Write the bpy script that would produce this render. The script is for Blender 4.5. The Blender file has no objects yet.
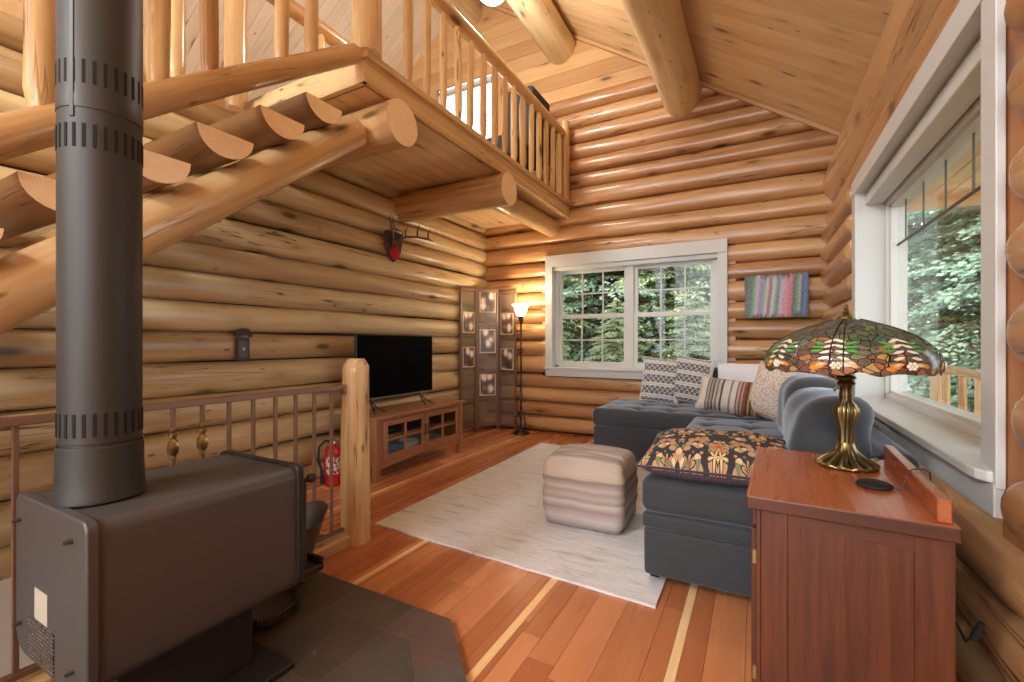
import bpy, bmesh, math, random
import numpy as np
from mathutils import Vector, Matrix, noise as mnoise

SC = bpy.context.scene
COL = SC.collection
PI = math.pi
sin, cos = math.sin, math.cos

def nz(x, y=0.0, z=0.0):
    return mnoise.noise(Vector((x, y, z)))

def srgb(r, g, b):
    def f(c):
        c /= 255.0
        return c / 12.92 if c <= 0.04045 else ((c + 0.055) / 1.055) ** 2.4
    return (f(r), f(g), f(b), 1.0)

# ------------------------------------------------------------------ node helper
class NT:
    def __init__(self, name):
        self.m = bpy.data.materials.new(name)
        self.m.use_nodes = True
        self.t = self.m.node_tree
        self.t.nodes.clear()
        self.out = self.t.nodes.new('ShaderNodeOutputMaterial')

    def set(self, sock, v):
        if v is None:
            return
        if isinstance(v, bpy.types.NodeSocket):
            self.t.links.new(v, sock)
        else:
            if hasattr(sock.default_value, '__len__') and not hasattr(v, '__len__'):
                v = (v,) * len(sock.default_value)
            if hasattr(sock.default_value, '__len__') and len(v) == 4 and len(sock.default_value) == 3:
                v = v[:3]
            sock.default_value = v

    def n(self, typ, props=None, **ins):
        nd = self.t.nodes.new('ShaderNode' + typ)
        for k, v in (props or {}).items():
            setattr(nd, k, v)
        for k, v in ins.items():
            key = int(k[1:]) if k[0] == 'i' and k[1:].isdigit() else k.replace('_', ' ')
            self.set(nd.inputs[key], v)
        return nd

    def math(self, op, a, b=None, c=None, clamp=False):
        nd = self.t.nodes.new('ShaderNodeMath')
        nd.operation = op
        nd.use_clamp = clamp
        for i, v in enumerate((a, b, c)):
            self.set(nd.inputs[i], v)
        return nd.outputs[0]

    def mix(self, f, a, b, blend='MIX'):
        nd = self.t.nodes.new('ShaderNodeMix')
        nd.data_type = 'RGBA'
        nd.blend_type = blend
        self.set(nd.inputs['Factor'], f)
        self.set(nd.inputs[6], a)
        self.set(nd.inputs[7], b)
        return nd.outputs[2]

    def scale(self, vec, s, off=(0, 0, 0)):
        nd = self.n('Mapping', Vector=vec, Scale=s, Location=off)
        return nd.outputs[0]

    def noise(self, vec, scale=1.0, detail=2.0, rough=0.5, dist=0.0, col=False):
        nd = self.n('TexNoise', Vector=vec, Scale=scale, Detail=detail, Roughness=rough, Distortion=dist)
        return nd.outputs[1 if col else 0]

    def ramp(self, f, stops, interp='LINEAR'):
        nd = self.n('ValToRGB', Fac=f)
        cr = nd.color_ramp
        cr.interpolation = interp
        while len(cr.elements) > len(stops):
            cr.elements.remove(cr.elements[-1])
        while len(cr.elements) < len(stops):
            cr.elements.new(1.0)
        for e, (p, c) in zip(cr.elements, stops):
            e.position = p
            e.color = c if hasattr(c, '__len__') else (c, c, c, 1)
        return nd.outputs[0]

    def obj(self):
        return self.n('TexCoord').outputs['Object']

    def gen(self):
        return self.n('TexCoord').outputs['Generated']

    def attr(self, name, out='Vector'):
        return self.n('Attribute', {'attribute_name': name}).outputs[out]

    def sep(self, v):
        nd = self.n('SeparateXYZ', Vector=v)
        return nd.outputs[0], nd.outputs[1], nd.outputs[2]

    def bump(self, h, strength=0.3, dist=0.01, nrm=None):
        return self.n('Bump', Height=h, Strength=strength, Distance=dist, Normal=nrm).outputs[0]

    def bsdf(self, color, rough=0.5, metal=0.0, normal=None, **kw):
        b = self.n('BsdfPrincipled')
        self.set(b.inputs['Base Color'], color)
        self.set(b.inputs['Roughness'], rough)
        self.set(b.inputs['Metallic'], metal)
        if normal is not None:
            self.set(b.inputs['Normal'], normal)
        for k, v in kw.items():
            self.set(b.inputs[k.replace('_', ' ')], v)
        return b.outputs[0]

    def done(self, shader):
        self.t.links.new(shader, self.out.inputs[0])
        return self.m

def plain(name, c, rough=0.5, metal=0.0, noise_amt=0.12, nscale=30, bump=0.0, **kw):
    g = NT(name)
    o = g.obj()
    f = g.noise(o, nscale, 4, 0.6)
    d = tuple(x * (1 - noise_amt) for x in c[:3]) + (1,)
    l = tuple(min(1, x * (1 + noise_amt)) for x in c[:3]) + (1,)
    col = g.mix(f, d, l)
    nrm = g.bump(g.noise(o, nscale * 4, 3), bump, 0.004) if bump else None
    return g.done(g.bsdf(col, rough, metal, nrm, **kw))

def wood(name, dark, light, coords='lc', axis=0, rough=0.38, knots=0.5, knotcol=None, cracks=0.5,
         grain=0.35, fine=1.0, bump=0.25, tintamt=0.4, coat=0.0, seedscale=1.0, blotch=0.6, pins=0):
    """procedural timber; coords 'lc' = per-log attribute (x along the grain), else object axis"""
    g = NT(name)
    if coords == 'lc':
        v = g.attr('lc')
        tint = g.attr('tint', 'Fac')
    else:
        v = g.obj()
        if axis == 1:
            x, y, z = g.sep(v)
            v = g.n('CombineXYZ', X=y, Y=x, Z=z).outputs[0]
        elif axis == 2:
            x, y, z = g.sep(v)
            v = g.n('CombineXYZ', X=z, Y=x, Z=y).outputs[0]
        tint = 0.5
    # gentle warp so grain meanders
    warp = g.noise(g.scale(v, (1.3, 4, 4)), 1, 2, 0.5, col=True)
    vv = g.n('VectorMath', {'operation': 'MULTIPLY_ADD'}, i0=warp, i1=(0.05, 0.035, 0.035), i2=v).outputs[0]
    broad = g.noise(g.scale(vv, (0.55, 5, 5)), 1, 3, 0.55)
    fib = g.noise(g.scale(vv, (2.2 * fine, 48 * fine, 48 * fine)), 1, 4, 0.65)
    fib2 = g.noise(g.scale(vv, (0.8 * fine, 16 * fine, 16 * fine)), 1, 3, 0.6)
    f = g.math('MULTIPLY_ADD', broad, blotch, g.math('MULTIPLY', fib2, grain * 1.3))
    f = g.math('MULTIPLY_ADD', fib, grain, f)
    f = g.math('MULTIPLY_ADD', g.math('SUBTRACT', tint, 0.5), tintamt, f)
    span = blotch + 2.3 * grain
    f = g.n('MapRange', Value=f, i1=span * 0.28, i2=span * 0.74).outputs[0]
    col = g.mix(f, dark, light)
    h = fib2
    if knots > 0:
        kv = g.scale(vv, (2.1 * seedscale, 6.3 * seedscale, 6.3 * seedscale))
        vo = g.n('TexVoronoi', Vector=kv, Scale=1.0, Randomness=1.0)
        sel = g.n('SeparateColor', Color=vo.outputs['Color']).outputs[0]
        on = g.math('LESS_THAN', sel, knots)
        core = g.n('MapRange', Value=vo.outputs['Distance'], i1=0.19, i2=0.09).outputs[0]
        halo = g.n('MapRange', Value=vo.outputs['Distance'], i1=0.42, i2=0.12).outputs[0]
        kc = knotcol or tuple(c * 0.22 for c in dark[:3]) + (1,)
        col = g.mix(g.math('MULTIPLY', g.math('MULTIPLY', halo, on), 0.45), col, tuple(c * 0.75 for c in dark[:3]) + (1,))
        col = g.mix(g.math('MULTIPLY', g.math('MULTIPLY', core, on), 0.85), col, kc)
    if pins > 0:
        pv = g.scale(vv, (4.6, 12.5, 12.5), (2.2, 5.1, 7.7))
        vp = g.n('TexVoronoi', Vector=pv, Scale=1.0, Randomness=1.0)
        sp_ = g.n('SeparateColor', Color=vp.outputs['Color']).outputs[1]
        pk_ = g.math('MULTIPLY', g.n('MapRange', Value=vp.outputs['Distance'], i1=0.15, i2=0.06).outputs[0], g.math('LESS_THAN', sp_, pins))
        col = g.mix(g.math('MULTIPLY', pk_, .8), col, tuple(c * 0.25 for c in dark[:3]) + (1,))
    if cracks > 0:
        cv = g.scale(vv, (0.75, 17, 17), (3.7, 1.1, 8.2))
        cn = g.noise(cv, 1, 2, 0.5)
        cr = g.math('ABSOLUTE', g.math('SUBTRACT', cn, 0.5))
        cm = g.n('MapRange', Value=cr, i1=0.014, i2=0.003).outputs[0]
        gate = g.n('MapRange', Value=g.noise(g.scale(v, (0.9, 3.5, 3.5), (9, 2, 4)), 1, 2), i1=0.52, i2=0.62).outputs[0]
        cm = g.math('MULTIPLY', g.math('MULTIPLY', cm, gate), cracks)
        col = g.mix(cm, col, tuple(c * 0.3 for c in dark[:3]) + (1,))
        h = g.math('SUBTRACT', h, g.math('MULTIPLY', cm, 0.8))
    nrm = g.bump(h, bump, 0.006)
    rr = g.math('MULTIPLY_ADD', fib2, 0.22, rough - 0.11)
    return g.done(g.bsdf(col, rr, 0, nrm, Coat_Weight=coat, Coat_Roughness=0.25))

def endgrain(name, dark, light, rough=0.6):
    g = NT(name)
    v = g.attr('lc')
    x, y, z = g.sep(v)
    rr = g.math('SQRT', g.math('ADD', g.math('MULTIPLY', y, y), g.math('MULTIPLY', z, z)))
    wob = g.noise(g.scale(v, (1, 9, 9)), 1, 2)
    w = g.math('SINE', g.math('MULTIPLY', g.math('MULTIPLY_ADD', wob, 0.02, rr), 620.0))
    f = g.math('MULTIPLY_ADD', w, 0.18, g.noise(g.scale(v, (20, 25, 25)), 1, 3))
    return g.done(g.bsdf(g.mix(f, dark, light), rough))

# ------------------------------------------------------------------ mesh collector
class MB:
    def __init__(self):
        self.v = []; self.f = []; self.mi = []; self.lc = []; self.ti = []
        self.uv = None
        self.smooth = False

    def add(self, vs, fs, mi=0, lc=None, tint=0.5):
        b = len(self.v)
        self.v += [tuple(p) for p in vs]
        self.f += [tuple(b + i for i in f) for f in fs]
        self.mi += [mi] * len(fs) if isinstance(mi, int) else list(mi)
        self.lc += lc if lc is not None else [tuple(p) for p in vs]
        self.ti += [tint] * len(vs) if not isinstance(tint, list) else tint
        return self

    def box(self, x0, x1, y0, y1, z0, z1, mi=0, axis=0, seed=None, tint=0.5, M=None):
        vs = [(x0, y0, z0), (x1, y0, z0), (x1, y1, z0), (x0, y1, z0), (x0, y0, z1), (x1, y0, z1), (x1, y1, z1), (x0, y1, z1)]
        fs = [(0, 3, 2, 1), (4, 5, 6, 7), (0, 1, 5, 4), (1, 2, 6, 5), (2, 3, 7, 6), (3, 0, 4, 7)]
        s = random.random() * 40 if seed is None else seed
        if axis == 0: lc = [(p[0] + s, p[1] + s * 1.3, p[2] + s * .7) for p in vs]
        elif axis == 1: lc = [(p[1] + s, p[0] + s * 1.3, p[2] + s * .7) for p in vs]
        else: lc = [(p[2] + s, p[0] + s * 1.3, p[1] + s * .7) for p in vs]
        if M is not None:
            vs = [M @ Vector(p) for p in vs]
        return self.add(vs, fs, mi, lc, tint)

    def hexa(self, pts, mi=0, tint=0.5):
        """8 corners: bottom 4 ccw then top 4 ccw"""
        fs = [(0, 3, 2, 1), (4, 5, 6, 7), (0, 1, 5, 4), (1, 2, 6, 5), (2, 3, 7, 6), (3, 0, 4, 7)]
        return self.add(pts, fs, mi, None, tint)

    def sweep(self, path, rad, sides=16, mi=0, capmi=None, seed=None, tint=0.5, rn=0.0, wob=0.0, angn=0.0,
              caps=True, up=(0, 0, 1), prof=None, closed=False, sq=(1, 1)):
        """tube along path; rad float/list; prof(theta)->radius factor; noise for log irregularity"""
        P = [Vector(p) for p in path]
        n = len(P)
        s0 = random.random() * 60 if seed is None else seed
        rads = rad if isinstance(rad, (list, tuple)) else [rad] * n
        if capmi is None: capmi = mi
        vs = []; lc = []
        L = 0.0
        a_prev = None
        for i in range(n):
            if closed:
                t = (P[(i + 1) % n] - P[i - 1]).normalized()
            else:
                t = (P[min(i + 1, n - 1)] - P[max(i - 1, 0)]).normalized()
            if a_prev is None:
                u = Vector(up)
                if abs(t.dot(u)) > 0.95: u = Vector((1, 0, 0)) if abs(t.x) < 0.9 else Vector((0, 1, 0))
                a = (u - t * t.dot(u)).normalized()
            else:
                a = (a_prev - t * t.dot(a_prev)).normalized()
            a_prev = a
            b = t.cross(a)
            if i: L += (P[i] - P[i - 1]).length
            r = rads[i] * (1 + rn * nz(L * 1.1 + s0, s0 * .37, 2.0) + rn * .5 * nz(L * 4.1, s0, 7.0))
            c = P[i] + a * (wob * nz(L * .8, s0, 11)) + b * (wob * nz(L * .8, s0, 31))
            for k in range(sides):
                th = 2 * PI * k / sides
                q = r * (prof(th) if prof else 1.0)
                if angn: q *= 1 + angn * nz(cos(th) * 1.2 + s0, sin(th) * 1.2, L * 1.6)
                vs.append(c + a * (q * cos(th) * sq[0]) + b * (q * sin(th) * sq[1]))
                lc.append((L + s0, q * cos(th) + s0 * 1.31, q * sin(th) + s0 * .77))
        fs = []
        m = n if closed else n - 1
        for i in range(m):
            j = (i + 1) % n
            for k in range(sides):
                k2 = (k + 1) % sides
                fs.append((i * sides + k, j * sides + k, j * sides + k2, i * sides + k2)[::-1])
        self.add(vs, fs, mi, lc, tint)
        if caps and not closed:
            for e in (0, n - 1):
                ring = [vs[e * sides + k] for k in range(sides)]
                cen = sum(ring, Vector()) / sides
                off = random.random() * 3
                clc = [(off, lc[e * sides + k][1] - s0 * 1.31, lc[e * sides + k][2] - s0 * .77) for k in range(sides)] + [(off, 0, 0)]
                if e == 0: cf = [(k, (k + 1) % sides, sides) for k in range(sides)]
                else: cf = [((k + 1) % sides, k, sides) for k in range(sides)]
                self.add(ring + [cen], [f[::-1] for f in cf] if False else cf, capmi, clc, tint)
        return self

    def log(self, p0, p1, r0, r1=None, sides=20, step=0.12, mi=0, capmi=1, rn=.05, wob=.008, angn=.05, round0=0, round1=0, tint=None, seed=None, taper=None, prof=None, sq=(1, 1)):
        p0 = Vector(p0); p1 = Vector(p1)
        L = (p1 - p0).length
        n = max(3, int(L / step) + 1)
        r1 = r0 if r1 is None else r1
        ts = [i / (n - 1) for i in range(n)]
        path = []; rads = []
        if round0: ts = [0, .25 * round0 / L, .6 * round0 / L, round0 / L] + [t for t in ts if t > round0 / L * 1.3]
        if round1: ts = [t for t in ts if t < 1 - round1 / L * 1.3] + [1 - round1 / L, 1 - .6 * round1 / L, 1 - .25 * round1 / L, 1]
        for t in ts:
            path.append(p0.lerp(p1, t))
            r = r0 + (r1 - r0) * t
            if round0 and t * L < round0: r *= .45 + .55 * math.sqrt(max(0, 1 - (1 - t * L / round0) ** 2))
            if round1 and (1 - t) * L < round1: r *= .45 + .55 * math.sqrt(max(0, 1 - (1 - (1 - t) * L / round1) ** 2))
            if taper: r *= taper(t)
            rads.append(r)
        return self.sweep(path, rads, sides, mi, capmi, seed, random.random() if tint is None else tint, rn, wob, angn, prof=prof, sq=sq)

    def lathe(self, prof, sides=32, c=(0, 0, 0), mi=0, mod=None, close_top=False, close_bot=False):
        """prof list of (r,z); mod(theta,i)->(dr factor,dz)"""
        vs = []
        for i, (r, z) in enumerate(prof):
            for k in range(sides):
                th = 2 * PI * k / sides
                rr, zz = r, z
                if mod:
                    a, d = mod(th, i, r, z)
                    rr *= a; zz += d
                vs.append((c[0] + rr * cos(th), c[1] + rr * sin(th), c[2] + zz))
        fs = []
        for i in range(len(prof) - 1):
            for k in range(sides):
                k2 = (k + 1) % sides
                fs.append((i * sides + k, i * sides + k2, (i + 1) * sides + k2, (i + 1) * sides + k))
        n = len(prof)
        if close_bot:
            fs.append(tuple(range(sides))[::-1])
        if close_top:
            fs.append(tuple((n - 1) * sides + k for k in range(sides)))
        return self.add(vs, fs, mi)

    def ball(self, c, r, mi=0, seg=12, rings=8, sc=(1, 1, 1)):
        vs = []; fs = []
        for i in range(rings + 1):
            ph = PI * i / rings
            for k in range(seg):
                th = 2 * PI * k / seg
                vs.append((c[0] + r * sc[0] * sin(ph) * cos(th), c[1] + r * sc[1] * sin(ph) * sin(th), c[2] - r * sc[2] * cos(ph)))
        for i in range(rings):
            for k in range(seg):
                k2 = (k + 1) % seg
                fs.append((i * seg + k, i * seg + k2, (i + 1) * seg + k2, (i + 1) * seg + k))
        return self.add(vs, fs, mi)

    def grid(self, fn, nu, nv, mi=0, flip=False):
        vs = [fn(i / nu, j / nv) for j in range(nv + 1) for i in range(nu + 1)]
        fs = []
        for j in range(nv):
            for i in range(nu):
                a = j * (nu + 1) + i
                q = (a, a + 1, a + nu + 2, a + nu + 1)
                fs.append(q[::-1] if flip else q)
        return self.add(vs, fs, mi)

    def extrude(self, poly, axis, a0, a1, mi=0, lcaxis=None, seed=None):
        """closed 2d polygon extruded along axis 0/1/2"""
        def P(u, v, a):
            return (a, u, v) if axis == 0 else ((u, a, v) if axis == 1 else (u, v, a))
        n = len(poly)
        vs = [P(u, v, a0) for u, v in poly] + [P(u, v, a1) for u, v in poly]
        fs = [(i, (i + 1) % n, n + (i + 1) % n, n + i) for i in range(n)]
        fs += [tuple(range(n))[::-1], tuple(range(n, 2 * n))]
        s = random.random() * 30 if seed is None else seed
        ax = axis if lcaxis is None else lcaxis
        o = [(0, 1, 2), (1, 0, 2), (2, 0, 1)][ax]
        lc = [(p[o[0]] + s, p[o[1]] + s, p[o[2]] + s) for p in vs]
        return self.add(vs, fs, mi, lc)

    def build(self, name, mats, parent=None, origin=None, smooth=True, angle=40, bevel=0, seg=2, recalc=True, subsurf=0):
        me = bpy.data.meshes.new(name)
        o3 = Vector(origin) if origin is not None else Vector((0, 0, 0))
        if origin is None and parent is not None:
            q = parent
            while q is not None:
                o3 += q.location
                q = q.parent
            loc = Vector((0, 0, 0))
        else:
            loc = o3.copy()
        me.from_pydata([Vector(p) - o3 for p in self.v], [], self.f)
        if not isinstance(mats, (list, tuple)): mats = [mats]
        for m in mats: me.materials.append(m)
        me.polygons.foreach_set('material_index', [min(i, len(mats) - 1) for i in self.mi])
        a = me.attributes.new('lc', 'FLOAT_VECTOR', 'POINT')
        a.data.foreach_set('vector', np.array(self.lc, dtype=np.float32).ravel())
        a = me.attributes.new('tint', 'FLOAT', 'POINT')
        a.data.foreach_set('value', np.array(self.ti, dtype=np.float32))
        if recalc:
            bm = bmesh.new(); bm.from_mesh(me)
            bmesh.ops.recalc_face_normals(bm, faces=bm.faces)
            bm.to_mesh(me); bm.free()
        if smooth:
            me.polygons.foreach_set('use_smooth', [True] * len(me.polygons))
            if angle < 180: me.set_sharp_from_angle(angle=math.radians(angle))
        me.update()
        o = bpy.data.objects.new(name, me)
        COL.objects.link(o)
        o.location = loc
        if parent is not None: o.parent = parent
        if bevel:
            md = o.modifiers.new('bevel', 'BEVEL'); md.width = bevel; md.segments = seg
            md.limit_method = 'ANGLE'; md.angle_limit = math.radians(35)
            md.harden_normals = False
        if subsurf:
            md = o.modifiers.new('sub', 'SUBSURF'); md.levels = subsurf; md.render_levels = subsurf
        return o

def tag(o, label=None, cat=None, group=None, kind=None):
    if label: o['label'] = label
    if cat: o['category'] = cat
    if group: o['group'] = group
    if kind: o['kind'] = kind
    return o

def thing(name, label, cat, loc=(0, 0, 0), rz=0, group=None, rot=None, kind=None):
    o = bpy.data.objects.new(name, None)
    o.empty_display_size = 0.1
    COL.objects.link(o)
    o.location = loc
    o.rotation_euler = rot if rot is not None else (0, 0, rz)
    return tag(o, label, cat, group, kind)

def copy_tree(o, parent=None):
    c = o.copy(); COL.objects.link(c)
    c.parent = parent
    for ch in list(o.children): copy_tree(ch, c)
    return c

random.seed(7)

# ------------------------------------------------------------------ camera
H = 1.15
cam = bpy.data.cameras.new('camera')
camo = bpy.data.objects.new('camera', cam)
COL.objects.link(camo)
SC.camera = camo
FPX = 450.0
YAW = math.atan(245.0 / FPX)
cam.sensor_width = 36.0
cam.lens = 36.0 * FPX / 1024.0
cam.shift_y = 2.0 / 1024.0
cam.clip_start = 0.02
camo.location = (0, 0, H)
camo.rotation_euler = (PI / 2, 0, YAW)

# ------------------------------------------------------------------ materials
LOGD, LOGL = srgb(154, 118, 74), srgb(222, 202, 158)
M = {}
M['log'] = wood('log_timber', LOGD, LOGL, knots=.42, cracks=1.0, rough=.34, bump=.4, blotch=.8, tintamt=.3, pins=.3)
M['logR'] = wood('log_timber_red', srgb(146, 96, 56), srgb(212, 168, 116), knots=.42, cracks=1.0, rough=.30, bump=.45, blotch=.8, tintamt=.3, pins=.3, coat=.25)
M['rail_log'] = wood('peeled_rail_timber', srgb(168, 122, 72), srgb(226, 194, 142), knots=.3, cracks=.8, rough=.28, bump=.35, pins=.3, coat=.2)
M['end'] = endgrain('log_end_grain', srgb(232, 196, 150), srgb(250, 228, 190))
M['ceil'] = wood('ceiling_pine', srgb(198, 160, 112), srgb(234, 206, 162), knots=.55, cracks=0, rough=.42, bump=.1, fine=.8, tintamt=.2, pins=.3)
M['pale'] = wood('pale_pine', srgb(206, 192, 172), srgb(234, 224, 208), knots=.5, cracks=0, rough=.5, bump=.1, fine=.8, tintamt=.2, pins=.3)
M['gable'] = wood('gable_pine', srgb(166, 122, 78), srgb(206, 166, 116), knots=.35, cracks=0, rough=.42, bump=.1, fine=.8, tintamt=.5)
M['floor'] = wood('fir_floor', srgb(172, 104, 64), srgb(206, 136, 90), knots=.05, cracks=0, rough=.27, bump=.015, fine=.6, tintamt=.45, blotch=.5, grain=.14)
M['strip'] = wood('sapwood_strip', srgb(236, 190, 132), srgb(250, 216, 164), knots=0, cracks=0, rough=.27, bump=.03)
M['buck'] = wood('buck_board', srgb(140, 84, 42), srgb(186, 124, 70), knots=.2, cracks=.3, rough=.5)
M['white'] = plain('white_trim_paint', srgb(200, 202, 200), .42, 0, .03, 12)
M['vinyl'] = plain('white_window_vinyl', srgb(204, 205, 200), .35, 0, .02, 12)
M['drywall'] = plain('white_drywall', srgb(214, 208, 200), .8, 0, .04, 20)
M['dark'] = plain('dark_gap', srgb(30, 20, 14), .9)
M['grid'] = plain('bronze_grid', srgb(70, 66, 58), .45)

def glass_mat(name, tintc=(1, 1, 1, 1), refl=0.5):
    """thin window glass: clear, with a grazing-angle reflection"""
    g = NT(name)
    geo = g.n('NewGeometry')
    dt = g.n('VectorMath', {'operation': 'DOT_PRODUCT'}, i0=geo.outputs['Normal'], i1=geo.outputs['Incoming']).outputs['Value']
    q = g.math('POWER', g.math('SUBTRACT', 1.0, g.math('ABSOLUTE', dt), clamp=True), 5.0)
    fr = g.math('MULTIPLY', g.math('MULTIPLY_ADD', q, .95, .045), refl)
    tr = g.n('BsdfTransparent', Color=tintc).outputs[0]
    gl = g.n('BsdfGlossy', Roughness=0.02).outputs[0]
    return g.done(g.n('MixShader', i0=fr, i1=tr, i2=gl).outputs[0])
M['glass'] = glass_mat('window_glass', (.97, .985, .98, 1))

def stru(o, label, cat):
    return tag(o, label, cat, kind='structure')
# ================================================================== THE SETTING
XR, YB, XL = 0.565, 5.30, -3.295      # inner log faces: right, back, left
ZC = lambda x: 3.65 - 0.675 * x       # right ceiling slope
XRIDGE = -3.6
ZRIDGE = ZC(XRIDGE)

# ---- floor: individual boards along Y, some narrow pale sapwood strips
mb = MB()
strips = {-2.575: .030, -1.69: .035, -0.865: .036, -0.262: .035, -3.05: .02}
edges = []
x = -3.34
while x < 0.8:
    w = random.choice([.082, .105, .13, .15])
    edges.append((x, x + w)); x += w
boards = []
for a, b in edges:
    segs = [(a, b, 0)]
    for sx, sw in strips.items():
        ns = []
        for (p, q, s) in segs:
            if s == 0 and p < sx + sw / 2 and q > sx - sw / 2:
                if sx - sw / 2 - p > .004: ns.append((p, sx - sw / 2, 0))
                if q - (sx + sw / 2) > .004: ns.append((sx + sw / 2, q, 0))
            else: ns.append((p, q, s))
        segs = ns
    boards += segs
for sx, sw in strips.items(): boards.append((sx - sw / 2, sx + sw / 2, 1))
for a, b, s in boards:
    cuts = [-5.0]
    y = -5.0 + random.random() * 2
    while y < 5.3:
        if not s: cuts.append(y)
        y += 1.6 + random.random() * 2.4
    cuts.append(5.45)
    for y0, y1 in zip(cuts[:-1], cuts[1:]):
        if (a + b) / 2 < -2.05:
            if y1 <= 1.86: continue
            y0 = max(y0, 1.86)
        mb.box(a + .0007, b - .0007, y0 + .0007, y1 - .0007, -.022, 0, mi=s, axis=1, tint=random.random())
mb.box(-2.08, .85, -5, 5.45, -.3, -.0225, mi=2)
mb.box(-3.5, -2.08, 1.86, 5.45, -.3, -.0225, mi=2)
fl = mb.build('floor', [M['floor'], M['strip'], M['dark']], smooth=False, recalc=False)
stru(fl, 'reddish orange fir plank floor with narrow pale strips', 'floor')

# ---- left log wall
def wall_logs(mb, mat_r, z0, z1, pitch, span, axis, c, cut=None, depth=.125, pw=2.55, r0=0, r1=0):
    z = z0
    i = 0
    pr_ = lambda th: (abs(cos(th)) ** pw + abs(sin(th)) ** pw) ** (-1 / pw)
    while z < z1:
        hh = pitch * (1 + .13 * random.uniform(-1, 1))
        r = hh / 2 * 1.015
        z += hh / 2
        segs = [span]
        if cut:
            ca, cb, cz0, cz1 = cut
            if z + r * .8 > cz0 and z - r * .6 < cz1:
                segs = [(span[0], ca, 0, 1), (cb, span[1], 1, 0)]
        for sgm in segs:
            a, b = sgm[0], sgm[1]
            ra = rb = 0
            if len(sgm) > 2: ra, rb = sgm[2] * r0, sgm[3] * r0
            dz = random.uniform(-.004, .004)
            sl = random.uniform(-.007, .007)
            off = random.uniform(-.012, .012)
            if axis == 1: p0, p1 = (c + off, a, z + dz - sl), (c + off, b, z + dz + sl)
            else: p0, p1 = (a, c + off, z + dz - sl), (b, c + off, z + dz + sl)
            if sgm is not span and len(sgm) > 2:
                q = .0
            mb.log(p0, p1, r, r * (1 + .03 * random.uniform(-1, 1)), sides=28, step=.1, rn=.035, wob=.008, angn=.05, round0=ra, round1=rb, prof=pr_, sq=(1, depth / r))
        z += hh / 2
        i += 1

mb = MB()
wall_logs(mb, None, -.09, 2.70, .203, (-5.0, 5.6), 1, XL - .125)
mb.box(XL - .15, XL - .09, -5, 5.5, -.02, 2.62, mi=2)
wl = mb.build('wall_left', [M['log'], M['end'], M['dark']], recalc=False, angle=60)
stru(wl, 'honey coloured horizontal log wall behind the television', 'wall')

mb = MB()
WX0, WX1, WZ0, WZ1 = -2.33, -.33, .76, 2.20
mb.box(-8.2, .95, YB + .09, YB + .12, -.02, .70, mi=3)
mb.box(-8.2, -2.36, YB + .09, YB + .12, .70, 4.3, mi=3)
mb.box(-.3, .95, YB + .09, YB + .12, .70, 4.3, mi=3)
mb.box(-2.36, -.3, YB + .09, YB + .12, 2.25, 4.3, mi=3)
wall_logs(mb, None, .01, 4.25, .205, (-8.2, .95), 0, YB + .125, cut=(WX0, WX1, WZ0, WZ1))
# flat boards above the logs, up to the roof slope
z = 4.20
while z < 6.3:
    w = .19
    xr = min(.9, (3.65 - z) / .675 + .25)
    xl = -8.2
    # opening for the loft window
    gz0, gz1, gx0, gx1 = 3.55, 4.86, -4.15, -3.12
    parts = [(xl, xr)]
    if z < gz1 and z + w > gz0: parts = [(xl, gx0), (gx1, xr)]
    for a, b in parts:
        if b - a > .05:
            mb.box(a, b, YB + .02, YB + .05, z + .002, z + w - .002, mi=2, axis=0, tint=random.random())
            mb.box(a, b, YB + .05, YB + .06, z, z + w, mi=3)
    z += w
for a in ((-2.46, -2.31, .60, 2.36), (-.35, -.20, .60, 2.36)): mb.box(a[0], a[1], YB + .04, YB + .22, a[2], a[3], mi=2, axis=2)
for a in ((-2.46, -.20, .60, .80), (-2.46, -.20, 2.145, 2.36)): mb.box(a[0], a[1], YB + .04, YB + .22, a[2], a[3], mi=2, axis=0)
wb = mb.build('wall_back', [M['logR'], M['end'], M['gable'], M['dark']], recalc=False, angle=60)
# cut the loft window out of the upper logs
cutm = MB().box(-4.15, -3.12, YB - .3, YB + .6, 3.55, 4.86)
co = cutm.build('cutter', [M['dark']], smooth=False)
md = wb.modifiers.new('b', 'BOOLEAN'); md.object = co; md.operation = 'DIFFERENCE'; md.solver = 'FAST'
dg = bpy.context.evaluated_depsgraph_get()
nm = bpy.data.meshes.new_from_object(wb.evaluated_get(dg))
wb.modifiers.clear(); wb.data = nm
bpy.data.objects.remove(co)
stru(wb, 'orange gable end log wall with boards above and the double window', 'wall')

mb = MB()
RY0, RY1, RZ0, RZ1 = 1.69, 3.90, .66, 2.27
wall_logs(mb, None, .0, 2.26, .215, (-5.0, 5.6), 1, XR + .128, cut=(RY0, RY1, RZ0, RZ1), r0=.085, depth=.135, pw=2.25)
mb.box(XR + .14, XR + .17, -5, 5.6, -.02, .62, mi=2)
mb.box(XR + .14, XR + .17, -5, 1.75, .62, 2.3, mi=2)
# massive plate log over the window and its filler
mb.log((.80, -5, 2.34), (.80, 5.7, 2.34), .215, sides=24, rn=.02, wob=.01)
mb.log((.835, -5, 2.70), (.835, 5.7, 2.70), .272, sides=36, rn=.025, wob=.01, angn=.03)
# buck boards round the window
mb.box(.612, .86, 1.42, 1.785, .55, 2.30, mi=2, axis=2)
mb.box(.64, .86, 3.86, 4.02, .62, 2.30, mi=2, axis=2)
wr = mb.build('wall_right', [M['logR'], M['end'], M['buck']], recalc=False, angle=60)
stru(wr, 'log wall with the large picture window beside the sofa', 'wall')

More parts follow.
